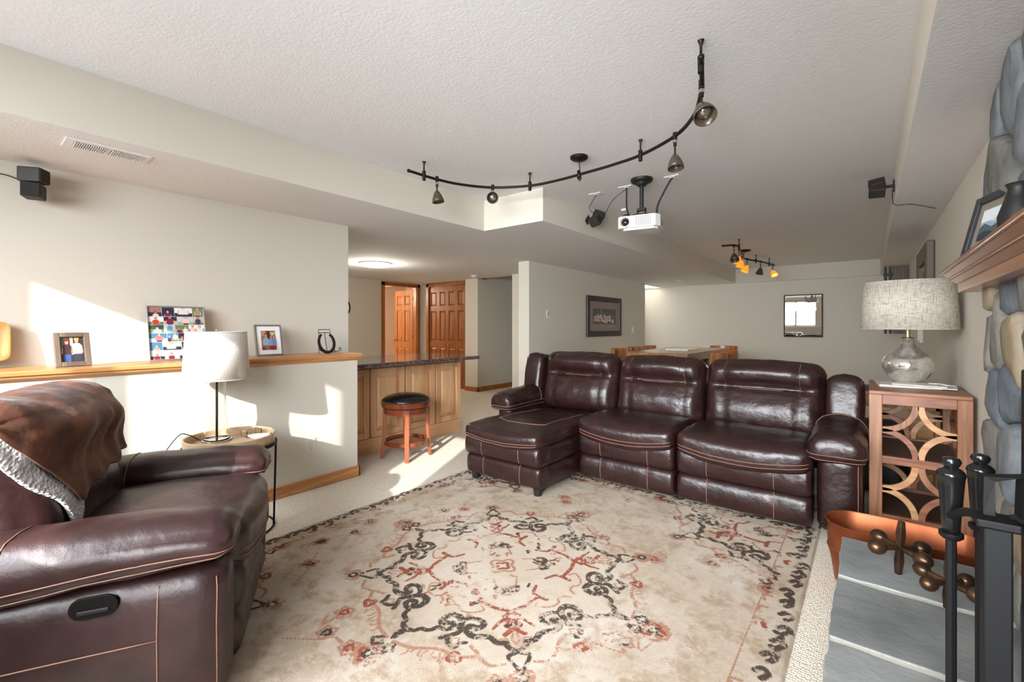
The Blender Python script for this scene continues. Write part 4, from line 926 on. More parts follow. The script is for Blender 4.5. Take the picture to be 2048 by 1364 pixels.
struct('hearth_grout', MB().box(-.094, .455, -.89, 2.52, .262, .2945), mat('hearth_grout_m', (200, 196, 184), .95, bump=[('n', 90, .4, .004)]))
# field stones: Voronoi cells on the chimney face
stones_bg = struct('wall_chimney', MB().box(.40, .47, -.9, 2.62, 1.15, HS+.005).box(.40, .47, 1.74, 2.62, .29, 1.15).box(.40, .47, -.9, -.12, .29, 1.15), mat('stone_mortar', (120, 118, 112), .95, bump=[('n', 50, .6, .01)]))
def stone_mat(i, a, b): return mat('field_stone_%d' % i, a, .6, var=(b, 7, .36, .66), bump=[('n', 18, .5, .02), ('n', 70, .25, .004)])
st_ms = [stone_mat(i, a, b) for i, (a, b) in enumerate((((132, 138, 142), (98, 105, 112)), ((124, 122, 116), (92, 92, 90)), ((146, 146, 140), (110, 112, 112)), ((152, 134, 106), (118, 112, 102)), ((110, 118, 126), (84, 92, 100)), ((136, 132, 122), (104, 104, 100))))]
rnd = random.Random(21); seeds = []
zz = .36; row = 0
while zz < 2.25:
    yy = -.95+rnd.uniform(0, .1)
    while yy < 2.9:
        seeds.append((yy+rnd.uniform(-.06, .06), zz+rnd.uniform(-.06, .06))); yy += rnd.uniform(.20, .36)
    zz += .21; row += 1
def clip(poly, nx_, ny_, d):
    out = []
    for i in range(len(poly)):
        a, b = poly[i], poly[(i+1) % len(poly)]; da, db = a[0]*nx_+a[1]*ny_-d, b[0]*nx_+b[1]*ny_-d
        if da <= 0: out.append(a)
        if da*db < 0: t = da/(da-db); out.append((a[0]+(b[0]-a[0])*t, a[1]+(b[1]-a[1])*t))
    return out
def inside_box(y, z): return -.14 < y < 1.76 and z < 1.17
for i, (y, z) in enumerate(seeds):
    if inside_box(y, z) and z < 1.08 and y < 1.70: continue
    if y > 2.74: continue
    ye = 2.66+.08*math.sin(z*7.3+1); poly = [(-.95, .295), (ye, .295), (ye, HS), (-.95, HS)]
    for j, (a, b) in enumerate(seeds):
        if j == i: continue
        dx, dy = a-y, b-z; L_ = math.hypot(dx, dy)
        if L_ > .8: continue
        poly = clip(poly, dx/L_, dy/L_, ((a+y)/2*dx+(b+z)/2*dy)/L_ - .003)
        if len(poly) < 3: break
    if len(poly) >= 3:                        # keep clear of the firebox
        if y >= 1.70: poly = clip(poly, -1, 0, -1.735)
        elif y <= -.10: poly = clip(poly, 1, 0, -.115) if z < 1.15 else poly
        else: poly = clip(poly, 0, -1, -1.145) if z > .9 else poly
    if len(poly) < 3: continue
    for _ in range(1):                        # round the corners
        q = []
        for k in range(len(poly)):
            a, b = poly[k], poly[(k+1) % len(poly)]; q += [(a[0]*.75+b[0]*.25, a[1]*.75+b[1]*.25), (a[0]*.25+b[0]*.75, a[1]*.25+b[1]*.75)]
        poly = q
    cy_ = sum(p[0] for p in poly)/len(poly); cz_ = sum(p[1] for p in poly)/len(poly)
    if max(p[0] for p in poly)-min(p[0] for p in poly) < .05: continue
    n = len(poly); vs = []; fs = []; px = rnd.uniform(-.012, .012); tl_ = rnd.uniform(-.06, .06); tz_ = rnd.uniform(-.06, .06)
    for lv, (s_, dx) in enumerate(((1.0, .43), (1.0, .395), (.97, .375), (.88, .362), (.5, .358))):
        for p in poly:
            a, b = cy_+(p[0]-cy_)*s_, cz_+(p[1]-cz_)*s_
            vs.append((dx+(px+(a-cy_)*tl_+(b-cz_)*tz_ + .010*noise.noise(Vector((a*9, b*9, i))) if lv > 0 else 0), a, b))
    for lv in range(4): fs += [(lv*n+k, lv*n+(k+1) % n, (lv+1)*n+(k+1) % n, (lv+1)*n+k) for k in range(n)]
    fs += [tuple(range(n))[::-1], tuple(range(4*n, 5*n))]
    obj('stone', MB().add(vs, fs), rnd.choice(st_ms), stones_bg, smooth=True, autosmooth=60)
fb = thing('fireplace_insert', 'black metal fireplace insert set into the stone chimney', 'fireplace', (.36, .80, .30))
obj('frame', MB().box(-.055, .06, .80, .93, .0, .84).box(-.055, .06, -.90, -.77, .0, .84).box(-.055, .06, -.77, .80, .72, .84).box(-.055, .06, -.77, .80, 0, .09), M['black'], fb, bevel=.005)
obj('glass_door', MB().box(-.03, -.022, -.78, .0, .08, .73), mat('smoked_glass', (14, 13, 12), .08), fb); obj('glass_door', MB().box(-.03, -.022, .005, .81, .08, .73), mat('smoked_glass2', (14, 13, 12), .08), fb)
obj('handle', MB().tube([(-.04, -.04, .33), (-.065, -.04, .33), (-.065, -.04, .47), (-.04, -.04, .47)], .007, 8).tube([(-.04, .04, .33), (-.065, .04, .33), (-.065, .04, .47), (-.04, .04, .47)], .007, 8), M['chrome'], fb)
obj('firebox', MB().box(.05, .09, -.8, .82, .0, .8), M['blackp'], fb)
mant = thing('mantel_shelf', 'glossy oak mantel shelf with stepped crown moulding on the stone', 'mantel', (.458, 1.2, 1.5))
def level(o0, z0, o1, z1, name, parent):     # ring between two offsets
    r0, r1 = [(-.208+o, 0) for o in (o0, o1)]
    def rect(o, z): return [(-.208+o, -1.664+o, z), (0, -1.664+o, z), (0, 1.664-o, z), (-.208+o, 1.664-o, z)]
    return MB().add(rect(o0, z0)+rect(o1, z1), [(0, 1, 2, 3), (7, 6, 5, 4), (0, 4, 5, 1), (1, 5, 6, 2), (2, 6, 7, 3), (3, 7, 4, 0)])
obj('shelf_board', level(0, -.016, 0, 0, '', mant), M['mantel'], mant, bevel=.004)
obj('upper_cove', level(.030, -.034, .010, -.016, '', mant), M['mantel'], mant, bevel=.002)
obj('bead', level(.026, -.042, .026, -.034, '', mant), M['mantel'], mant, bevel=.003)
obj('lower_cove', level(.054, -.060, .034, -.042, '', mant), M['mantel'], mant, bevel=.002)
obj('frieze', level(.056, -.100, .056, -.060, '', mant), M['mantel'], mant, bevel=.002)
# framed picture and dark vase on the mantel
P = [(0, (150, 164, 172), rc(0, 0, 1, 1)), (.3, (214, 220, 224), rc(0, .6, 1, 1)), (.5, (70, 84, 92), [(0, 0), (1, 0), (1, .35), (.7, .5), (.4, .38), (.15, .55), (0, .45)]), (.6, (40, 52, 60), [(0, 0), (.6, 0), (.45, .22), (.2, .3), (0, .2)]), (.7, (190, 200, 206), [(.3, .55), (.6, .72), (.9, .6), (.7, .5)])]
picture('mantel_picture', 'charcoal framed landscape print leaning on the oak mantel', 'picture frame', (.285, 2.40, 1.502), (.27, -.96, 0), (.22, .06, 1), .30, .225, .028, .022, mat('charcoal_frame', (44, 46, 50), .4), .028, flat((134, 122, 110)), polys=P)
vs_ = thing('mantel_vase', 'small black vase next to the mantel picture', 'vase', (.345, 1.98, 1.5))
obj('body', MB().lathe([(.03, 0), (.042, .03), (.045, .08), (.03, .13), (.022, .16), (.028, .175), (.022, .175), (.016, .15)], 28), M['blackp'], vs_, smooth=True); obj('foot', MB().lathe([(.034, 0), (.034, .006)], 24), M['blackp'], vs_)
# ------------------------------------------------------------------ copper tub
tb = thing('copper_tub', 'long oval copper tub on the carpet beside the hearth', 'tub', (.125, 2.78, 0))
copper = mat('copper', (150, 84, 50), .40, .7, var=((122, 60, 32), 4, .35, .7)); n = 64
def stad(rx, ry, n=64):
    P = []; s = rx-ry
    for k in range(n):
        a = 2*math.pi*k/n; P.append((math.copysign(s, math.cos(a)) * min(1, abs(math.cos(a))*3) + ry*math.cos(a), ry*math.sin(a)))
    return P
rings = [(.265, .115, 0), (.283, .128, .12), (.296, .138, .165), (.292, .134, .17), (.300, .141, .29), (.304, .145, .294), (.300, .141, .297), (.296, .137, .29), (.286, .129, .17), (.262, .112, .008)]
vs = []; fs = []
for a, b, z in rings: vs += [(x, y, z) for x, y in stad(a, b)]
for i in range(len(rings)-1): fs += [(i*n+k, i*n+(k+1) % n, (i+1)*n+(k+1) % n, (i+1)*n+k) for k in range(n)]
fs += [tuple(range(n))[::-1], tuple((len(rings)-1)*n+k for k in range(n))]
obj('body', MB().add(vs, fs), copper, tb, smooth=True, autosmooth=50)
for s in (-1, 1):
    hd = obj('handle', MB().tube(bez([(s*.305, -.03, .255), (s*.322, -.028, .24), (s*.326, 0, .222), (s*.322, .028, .24), (s*.305, .03, .255)], 16), .005, 8), M['black'], tb, smooth=True)
    obj('handle_plate', MB().box(s*.297, s*.305, -.035, .035, .245, .27), M['black'], hd, bevel=.003)
# ------------------------------------------------------------------ bronze jacks
bronze = mat('aged_bronze', (104, 78, 58), .36, .85, var=((66, 50, 40), 16, .35, .65))
def jack(name, label, c, yaw, size, tilt):
    t = thing(name, label, 'ornament', c, rot=(0, tilt, yaw))
    L_ = size
    for ax, ball_ in (((1, 0, 0), 1), ((0, 1, 0), 1), ((0, 0, 1), 0)):
        a = Vector(ax)
        if ball_:
            obj('arm', MB().tube([a*-L_*.84, a*-L_*.12, a*L_*.12, a*L_*.84], [L_*.135, L_*.10, L_*.10, L_*.135], 8), bronze, t)
            for s in (-1, 1): obj('knob', MB().ball(a*s*L_*.90, L_*.27, 18, 12, sc=(1.15 if ax[0] else 1, 1.15 if ax[1] else 1, 1)), bronze, t, smooth=True)
        else: obj('spike', MB().tube([a*-L_, a*-L_*.5, Vector((0, 0, 0)), a*L_*.5, a*L_], [L_*.12, L_*.165, L_*.13, L_*.165, L_*.12], 4), bronze, t, bevel=.003)
    return t
jack('bronze_jack', 'bronze toy jack ornament at the edge of the slate hearth', (.090, 2.285, .400), math.radians(42), .102, math.radians(4))
jack('bronze_jack', 'bronze toy jack ornament beside the fire tools', (.206, 2.105, .388), math.radians(50), .089, math.radians(3))
# ------------------------------------------------------------------ fire tools on their stand
fs_ = thing('fire_tool_stand', 'black iron fire tool stand with square post on the hearth', 'tool stand', (.172, 1.14, .30))
obj('base', MB().box(-.13, .13, -.13, .13, 0, .014), M['black'], fs_, bevel=.005)
obj('post', MB().box(-.018, .018, -.018, .018, .012, .610), M['black'], fs_, bevel=.003)
obj('collar', MB().box(-.028, .028, -.028, .028, .602, .618), M['black'], fs_, bevel=.004)
for dx, dy in ((-.055, .122), (.012, .225), (.13, .06)):
    h = obj('hook', MB().tube(bez([(0, 0, .606), (dx*.5, dy*.5, .600), (dx*.84, dy*.84, .575)], 12), .008, 6), M['black'], fs_)
obj('loop_handle', MB().tube([(-.008, .01, .615), (-.008, .01, .682), (.034, .01, .694), (.034, .01, .622)], .011, 4), M['black'], fs_)
obj('curved_arm', MB().tube(bez([(.02, .01, .612), (.06, .005, .622), (.09, -.03, .615), (.115, -.08, .605)], 16), .012, 4), M['black'], fs_)
def tool(name, label, x, y, ztop, kind):
    t = thing(name, label, 'fire tool', (x, y, 0)); z = ztop
    obj('grip', MB().lathe([(.012, z-.150), (.014, z-.148), (.0155, z-.12), (.020, z-.055), (.0215, z-.040), (.0225, z-.038), (.0225, z-.034), (.021, z-.030), (.015, z-.024), (.010, z-.021), (.013, z-.018), (.016, z-.010), (.013, z-.003), (.0, z)], 24), mat('gloss_black_wood', (18, 18, 19), .2), t, smooth=True, autosmooth=45)
    obj('ferrule', MB().lathe([(.014, z-.165), (.019, z-.16), (.019, z-.152), (.012, z-.150)], 18), M['black'], t, smooth=True, autosmooth=45)
    obj('shaft', MB().tube([(0, 0, z-.16), (0, 0, .42)], .0085, 8), M['black'], t)
    if kind == 'poker': obj('poker_tip', MB().tube([(0, 0, .43), (0, 0, .35), (0, 0, .325)], [.0085, .008, .002], 8).tube(bez([(0, 0, .40), (.03, 0, .375), (.032, 0, .40)], 8), .006, 6), M['black'], t)
    else:
        obj('shovel_blade', MB().add([(-.045, -.004, .44), (.045, -.004, .44), (.05, .012, .33), (-.05, .012, .33), (-.045, .000, .44), (.045, .000, .44), (.05, .016, .33), (-.05, .016, .33)], [(0, 1, 2, 3), (7, 6, 5, 4), (0, 4, 5, 1), (1, 5, 6, 2), (2, 6, 7, 3), (3, 7, 4, 0)]), M['black'], t)
tool('fire_poker', 'black fire poker hanging left of the stand post', .128, 1.262, .988, 'poker')
tool('fire_shovel', 'black fire shovel hanging behind the stand post', .184, 1.372, .980, 'shovel')
# ------------------------------------------------------------------ lattice side table, papers and mercury glass lamp
TX0, TX1, TY0, TY1, TZ = -.005, .438, 3.455, 4.14, .868
lt = thing('lattice_side_table', 'tall reddish wood side table with curved lattice sides', 'side table', ((TX0+TX1)/2, (TY0+TY1)/2, 0))
sheesh = wood('sheesham_z', (168, 118, 84), (126, 80, 56), 'z', .45, rings=7); sheeshx = wood('sheesham_x', (160, 106, 76), (118, 72, 50), 'x', .45, rings=7); sheeshy = wood('sheesham_y', (164, 110, 80), (120, 74, 52), 'y', .45)
pale = wood('sapwood', (206, 160, 116), (170, 122, 82), 'x', .45)
hx_, hy_ = (TX1-TX0)/2, (TY1-TY0)/2; lw = .062
obj('top', MB().box(-hx_, hx_, -hy_, hy_, TZ-.022, TZ), sheeshx, lt, bevel=.003)
for a in (-1, 1):
    for b in (-1, 1): obj('leg', MB().box(a*hx_, a*(hx_-lw), b*hy_, b*(hy_-.04), 0, TZ-.022), sheesh, lt, bevel=.003)
for z0, z1 in ((.085, .14), (.44, .485), (.79, TZ-.022)):
    for b in (-1, 1): obj('rail', MB().box(-hx_+lw, hx_-lw, b*(hy_-.004), b*(hy_-.034), z0, z1), sheeshx, lt, bevel=.002)
    for a in (-1, 1): obj('side_rail', MB().box(a*(hx_-.006), a*(hx_-.036), -hy_+.04, hy_-.04, z0, z1), sheeshy, lt, bevel=.002)
for z in (.10, .455): obj('shelf', MB().box(-hx_+.01, hx_-.01, -hy_+.03, hy_-.03, z, z+.018), mat('dark_shelf', (82, 58, 46), .5), lt)
def arc(cx, cz, r, a0, a1, wd, b, ys_, n=14):
    poly = [(cx+(r+wd/2)*math.cos(math.radians(a0+(a1-a0)*k/n)), cz+(r+wd/2)*math.sin(math.radians(a0+(a1-a0)*k/n))) for k in range(n+1)]+[(cx+(r-wd/2)*math.cos(math.radians(a1+(a0-a1)*k/n)), cz+(r-wd/2)*math.sin(math.radians(a1+(a0-a1)*k/n))) for k in range(n+1)]
    return MB().prism(poly, ys_[0], ys_[1], M=Matrix(((1, 0, 0, 0), (0, 0, 1, 0), (0, 1, 0, 0), (0, 0, 0, 1))))
wi = hx_-lw
for b in (-1, 1):
    yy = (b*(hy_-.006), b*(hy_-.030)); k = 0
    for z0, z1 in ((.14, .44), (.485, .79)):
        h2 = (z1-z0)/2; r = min(h2, wi)-.004
        for cx_, cz_, a0, a1 in ((-wi, z0, 0, 90), (wi, z0, 90, 180), (-wi, z1, 270, 360), (wi, z1, 180, 270)):
            obj('lattice_arc', arc(cx_, cz_, r, a0, a1, .032, b, yy), (sheeshx, pale, sheesh, pale)[k % 4] if (k//4) % 2 else (pale, sheeshx, pale, sheesh)[k % 4], lt, bevel=.002); k += 1
    # same curves on the sides, facing x
for a in (-1, 1):
    wi2 = hy_-.04
    for z0, z1 in ((.14, .44), (.485, .79)):
        r = min((z1-z0)/2, wi2)-.018
        for cy2, cz_, a0, a1 in ((-wi2, z0, 0, 90), (wi2, z0, 90, 180), (-wi2, z1, 270, 360), (wi2, z1, 180, 270)):
            mb = arc(cy2, cz_, r, a0, a1, .034, 1, (a*(hx_-.008), a*(hx_-.03))); mb.v = [(v[1], v[0], v[2]) for v in mb.v]
            obj('lattice_arc', mb, sheeshy, lt, bevel=.002)
paper = mat('newsprint', (206, 202, 192), .8, var=((150, 146, 138), 60, .55, .7)); paper2 = mat('magazine_cover', (188, 192, 182), .35, var=((236, 234, 228), 14, .45, .6))
for i, (dx, dy, w, d_, a, z, m_, lb) in enumerate(((-.035, .05, .30, .36, 4, 0, paper, 'folded newspaper at the bottom of the pile under the lamp'), (.02, .0, .36, .28, -5, .006, paper2, 'pale glossy magazine on the newspaper under the lamp'), (.035, .0, .26, .20, -9, .012, paper, 'open printed booklet topping the papers under the lamp'))):
    t = thing('magazine', lb, 'magazine', ((TX0+TX1)/2+dx, (TY0+TY1)/2+dy+.06, TZ+z), math.radians(a))
    obj('cover', MB().box(-w/2, w/2, -d_/2, d_/2, .0047, .0057), m_, t); obj('pages', MB().box(-w/2+.002, w/2-.002, -d_/2+.002, d_/2-.002, 0, .0047), flat((226, 222, 212), .8), t)
ml = thing('mercury_lamp', 'mercury glass table lamp with wide flecked linen shade', 'lamp', (.195, 3.955, TZ+.018))
ml.scale = (1.07, 1.07, 1.07)
merc = mat('mercury_glass', (232, 230, 224), .14, .85, var=((192, 186, 174), 26, .50, .70), bump=[('n', 60, .08, .003)])
obj('body', MB().lathe([(.050, .0), (.062, .004), (.095, .030), (.120, .070), (.127, .105), (.121, .135), (.098, .165), (.066, .190), (.042, .215), (.031, .245), (.028, .268)], 48), merc, ml, smooth=True)
obj('neck', MB().lathe([(.026, .262), (.030, .268), (.026, .274), (.012, .276), (.012, .34), (.02, .345)], 28), mat('satin_brass', (206, 190, 140), .3, 1), ml, smooth=True, autosmooth=40)
oat = linen('oatmeal_linen', (226, 220, 208), (172, 154, 132), 230, .3)
sh = obj('shade', MB().lathe([(.232, .325), (.215, .612)], 64, caps=False), oat, ml, smooth=True, solid=.003)
for r, z in ((.232, .325), (.215, .612)): obj('shade_rim', MB().tube([(r*math.cos(a), r*math.sin(a), z) for a in [2*math.pi*k/64 for k in range(64)]], .003, 6, closed=True), oat, sh)
obj('bulb', MB().ball((0, 0, .42), .03, 14, 10), mat('bulb_glass2', (240, 236, 226), .3), ml, smooth=True); obj('spider', MB().tube([(-.21, 0, .60), (.21, 0, .60)], .002, 6).tube([(0, -.21, .60), (0, .21, .60)], .002, 6).tube([(0, 0, .34), (0, 0, .60)], .004, 6), M['chrome'], ml)
tag(obj('lamp_cord', MB().tube(bez([(.29, 3.87, TZ+.022), (.32, 3.83, TZ+.026), (.345, 3.85, TZ+.024), (.37, 3.82, TZ+.020), (.42, 3.88, TZ+.012)], 24), .003, 6), M['white'], smooth=True), 'short pale lamp cord lying on the papers', 'cord')
# desk and black bag glimpsed behind the lattice table
dk = thing('wooden_desk', 'small honey wood desk behind the sofa and lattice table', 'desk', (.14, 4.95, 0))
dw = wood('desk_oak', (208, 160, 104), (170, 120, 70), 'x', .4)
obj('desk_top', MB().box(-.36, .30, -.28, .28, .70, .725), dw, dk, bevel=.003); obj('drawer_front', MB().box(-.34, .28, -.25, -.225, .60, .69), dw, dk, bevel=.003)
for x_ in (-.34, .25): obj('side_panel', MB().box(x_, x_+.03, -.25, .27, 0, .70), dw, dk, bevel=.002)
for z_ in (.06, .30): obj('drawer_front', MB().box(.0, .24, -.25, -.225, z_, z_+.22), dw, dk, bevel=.003)
tag(obj('blue_notebook', MB().box(-.20, .10, 4.72, 4.94, .726, .748), flat((44, 42, 84)), bevel=.003), 'dark blue notebook lying on the honey wood desk', 'notebook')
bag = thing('black_bag', 'black fabric bag on the floor in front of the desk', 'bag', (.06, 4.44, 0))
bk = mat('black_nylon', (20, 22, 26), .5, bump=[('n', 30, .4, .01)])
def bdf(q, p): q.x *= 1-.12*max(0, p.z); q.y *= 1-.25*max(0, p.z); return q
obj('body', Soft((0, 0, .27), (.17, .13, .27), .07, bdf, (12, 10, 14), None, .012, 8).mesh(), bk, bag, smooth=True)
obj('pocket', Soft((0, -.13, .17), (.13, .05, .13), .04, None, (10, 8, 10), None, .006, 8).mesh(), bk, bag, smooth=True)
obj('strap', MB().tube(bez([(-.12, -.08, .50), (-.16, -.12, .62), (-.19, -.10, .40), (-.17, -.06, .10)], 20), .012, 6, flat=.4), bk, bag, smooth=True)
# pictures along the right wall beyond the mantel
gw = mat('taupe_frame', (96, 84, 72), .5, bump=[('n', 40, .3, .004)])
picture('wall_picture', 'deep taupe framed picture on the wall past the mantel', 'framed print', (.456, 6.62, 1.33), (0, -1, 0), (0, 0, 1), 1.10, .70, .16, .06, gw, .06, flat((176, 166, 152)), polys=[(0, (110, 100, 90), rc(0, 0, 1, 1)), (.4, (150, 138, 122), ell(.5, .5, .3, .35))], bevel=.012)
picture('white_canvas', 'narrow white panel hanging low on the wall behind the lamp', 'wall panel', (.457, 6.98, 1.07), (0, -1, 0), (0, 0, 1), .30, .70, .02, .03, flat((226, 224, 218)), .03, flat((232, 230, 226)), polys=[(0, (220, 218, 212), rc(0, 0, 1, 1))])
rk = thing('wall_rack', 'tall dark brown wood rack in the far right corner', 'rack', (.29, 9.0, 1.14))
rw = wood('walnut_z', (98, 70, 50), (66, 44, 32), 'z', .5)
obj('back_board', MB().box(-.02, .165, -.02, .02, 0, 1.02), rw, rk, bevel=.004)
for x_ in (-.12, -.065): obj('slat', MB().box(x_, x_+.035, -.025, .025, 0, 1.02), M['blackp'], rk, bevel=.003)
obj('rail', MB().box(-.13, .165, .018, .035, .05, .10).box(-.13, .165, .018, .035, .88, .93), rw, rk)
# ------------------------------------------------------------------ dining table and chairs
dt = thing('dining_table', 'heavy counter height wooden dining table behind the sofa', 'table', (-2.20, 6.77, 0))
tw = wood('table_walnut_y', (168, 118, 74), (120, 78, 46), 'y', .3, coat=.4)
obj('top', MB().box(-.41, .41, -.98, .96, .80, .905), tw, dt, bevel=.006)
obj('pedestal', MB().box(-.26, .26, -.62, -.50, .06, .80).box(-.26, .26, .50, .62, .06, .80), tw, dt, bevel=.004); obj('stretcher', MB().box(-.05, .05, -.5, .5, .30, .42), tw, dt, bevel=.004); obj('foot_block', MB().box(-.34, .34, -.65, -.47, 0, .06).box(-.34, .34, .47, .65, 0, .06), tw, dt, bevel=.004)
tag(obj('paper_stack', MB().box(-2.34, -2.02, 6.55, 7.05, .906, .925), flat((222, 220, 214), .7), bevel=.002), 'stack of white papers lying on the dining table', 'papers')
cw = wood('chair_wood_z', (176, 112, 66), (128, 76, 42), 'z', .35, coat=.3); cseat = mat('tan_seat', (150, 116, 86), .6)
dc = thing('dining_chair', '', 'chair', (0, 0, 0), 0, 'dining chairs')
obj('seat', MB().box(-.21, .21, -.20, .20, .57, .62), cseat, dc, bevel=.015)
obj('seat_frame', MB().box(-.21, .21, -.20, .20, .53, .572), cw, dc, bevel=.004)
for a in (-1, 1):
    obj('leg', MB().box(a*.20, a*.165, -.20, -.165, 0, .535), cw, dc, bevel=.003); obj('leg', MB().box(a*.20, a*.165, .165, .20, 0, .535), cw, dc, bevel=.003)
    obj('back_post', MB().tube([(a*.19, .185, .54), (a*.20, .215, .80)], .016, 6), cw, dc)
obj('footrest', MB().box(-.18, .18, -.195, -.17, .18, .21), cw, dc); obj('stretcher', MB().box(-.195, -.17, -.17, .17, .22, .25).box(.17, .195, -.17, .17, .22, .25), cw, dc)
vs = []; n = 16
for k in range(n+1):
    a = math.radians(-62+124*k/n); r = .225
    for rr, z in ((r, .75), (r+.02, .75), (r+.026, .925), (r+.006, .925)): vs.append((rr*math.sin(a), .03+rr*math.cos(a), z))
fs = [(3, 2, 1, 0), (4*n, 4*n+1, 4*n+2, 4*n+3)]+[(4*k+q, 4*k+(q+1) % 4, 4*k+4+(q+1) % 4, 4*k+4+q) for k in range(n) for q in range(4)]
obj('backrest', MB().add(vs, fs), cw, dc, smooth=True, autosmooth=40, bevel=.003)
spots = [((-2.74, 6.22), 90, 'curved back dining chair on the hall side of the table, nearest the sofa'), ((-2.76, 6.86), 90, 'curved back dining chair on the hall side, middle of the row'), ((-2.76, 7.46), 90, 'curved back dining chair on the hall side, nearest the far wall'),
         ((-1.66, 6.02), -90, 'curved back dining chair on the fireplace side of the table, nearest the sofa'), ((-1.67, 6.62), -90, 'curved back dining chair on the fireplace side, second from the sofa'), ((-1.93, 8.02), 0, 'curved back dining chair at the end of the table by the mirror wall')]
for i, ((x, y), a, lb) in enumerate(spots):
    if i == 0: dc.location = (x, y, 0); dc.rotation_euler = (0, 0, math.radians(a)); dc['label'] = lb
    else: dup(dc, (x, y, 0), math.radians(a), lb)
# ------------------------------------------------------------------ track lights
amber = mat('amber_glass_dark', (84, 70, 56), .25, bump=[('n', 50, .3, .003)]); amber.node_tree.nodes['Principled BSDF'].inputs['Transmission Weight'].default_value = .25
lit_amber = mat('amber_glass_lit', (220, 130, 40), .3, emit=((255, 140, 40), 1.1)); lit_bulb = mat('lit_bulb', (255, 240, 210), .3, emit=((255, 236, 200), 14)); dull_bulb = mat('halogen_reflector', (200, 198, 190), .12, .9)
RZ = 2.36
def head(parent, p, aim, drop=.10, lit=False, size=1.0):
    """spot head: clip on the rail, stem, cone shade and lamp, part of the track"""
    p = Vector(p); e = p+Vector((0, 0, -drop))
    h = obj('spot_head', MB().lathe([(.013, -.020), (.013, .020)], 12, p).tube([p+Vector((0, 0, -.016)), e], .0055, 8).lathe([(.010, -.058), (.010, -.046)], 12, p), M['bronze'], parent, smooth=True, autosmooth=40)
    obj('clip_ring', MB().lathe([(.0125, -.040), (.0125, -.024)], 12, p), M['chrome'], h, smooth=True, autosmooth=40)
    a = Vector(aim).normalized(); T = Matrix.Translation(e) @ Vector((0, 0, 1)).rotation_difference(a).to_matrix().to_4x4()
    s = size
    obj('shade', MB().lathe([(.012*s, -.012*s), (.020*s, 0), (.032*s, .022*s), (.042*s, .050*s), (.046*s, .075*s), (.043*s, .075*s), (.036*s, .045*s), (.016*s, .010*s)], 24, M=T), lit_amber if lit else amber, h, smooth=True)
    obj('lamp', MB().lathe([(.0, .012*s), (.014*s, .014*s), (.026*s, .040*s), (.028*s, .052*s), (.0, .055*s)], 20, M=T), lit_bulb if lit else dull_bulb, h, smooth=True)
    return h, e, a
def stem(parent, p, top=HC):
    obj('stem', MB().lathe([(.004, -.04), (.013, -.038), (.014, .030), (.006, .034), (.0055, top-p[2]-.022), (.012, top-p[2]-.004), (.014, top-p[2])], 12, p), M['bronze'], parent, smooth=True, autosmooth=40)
rail = [(-2.575, 2.06), (-2.56, 2.30), (-2.505, 2.51), (-2.36, 2.724), (-2.10, 2.872), (-1.86, 2.898), (-1.60, 2.88), (-1.38, 2.855), (-1.15, 2.80), (-.89, 2.649), (-.738, 2.472), (-.655, 2.304), (-.595, 2.13), (-.56, 1.99), (-.545, 1.94)]
tk = thing('track_light', 'long curved bronze track light hung under the tray ceiling', 'track light', (-1.6, 2.4, 0))
PT = Vector((-1.6, 2.4, 0))
def loc3(x, y, z=RZ): return (x+1.6, y-2.4, z)
obj('rail', MB().tube(bez([loc3(*q) for q in rail], 90), .0105, 8), M['bronze'], tk, smooth=True)
for q in (rail[0], rail[-1]): obj('end_cap', MB().ball(loc3(*q), .0135, 10, 8), M['bronze'], tk, smooth=True)
for q in ((-2.563, 2.19), (-2.10, 2.872), (-1.165, 2.806), (-.560, 1.99)): stem(tk, loc3(*q))
cn = obj('canopy', MB().lathe([(.0, -.026), (.045, -.024), (.062, -.014), (.064, 0)], 32, loc3(-1.625, 2.815, HC)), M['bronze'], tk, smooth=True)
obj('feed_loop', MB().tube(bez([loc3(-1.625, 2.815, 2.44), loc3(-1.63, 2.84, 2.36), loc3(-1.64, 2.87, 2.325), loc3(-1.66, 2.884, 2.315), loc3(-1.67, 2.886, 2.33), loc3(-1.67, 2.886, 2.35)], 24), .004, 8).lathe([(.012, -.03), (.012, .03)], 12, loc3(-1.668, 2.886)), M['bronze'], cn, smooth=True)
head(tk, loc3(-2.555, 2.31), (.10, .10, -1)); head(tk, loc3(-2.36, 2.724), (.60, -.70, -.36), .075); head(tk, loc3(-.89, 2.649), (.12, -.15, -1), .12); head(tk, loc3(-.605, 2.16), (.30, -.42, -.75), .10, size=1.1)
tk2 = thing('track_light', 'short bronze track light with glowing amber heads over the dining table', 'track light', (-1.5, 8.0, 0))
rail2 = [(-1.60, 6.66), (-1.44, 6.75), (-1.48, 7.2), (-1.58, 7.9), (-1.60, 8.2), (-1.48, 8.62), (-1.40, 9.05), (-1.36, 9.35)]
def l2(x, y, z=RZ): return (x+1.5, y-8.0, z)
obj('rail', MB().tube(bez([l2(*q) for q in rail2], 60), .014, 8), M['bronze'], tk2, smooth=True)
for q in ((-1.425, 6.86), (-1.51, 8.52), (-1.40, 9.1)): stem(tk2, l2(*q))
obj('canopy', MB().lathe([(.0, -.03), (.06, -.026), (.09, -.014), (.092, 0)], 32, l2(-1.56, 7.9, HC)).tube([l2(-1.56, 7.9, 2.44), l2(-1.58, 7.9, 2.36)], .006, 8), M['bronze'], tk2, smooth=True)
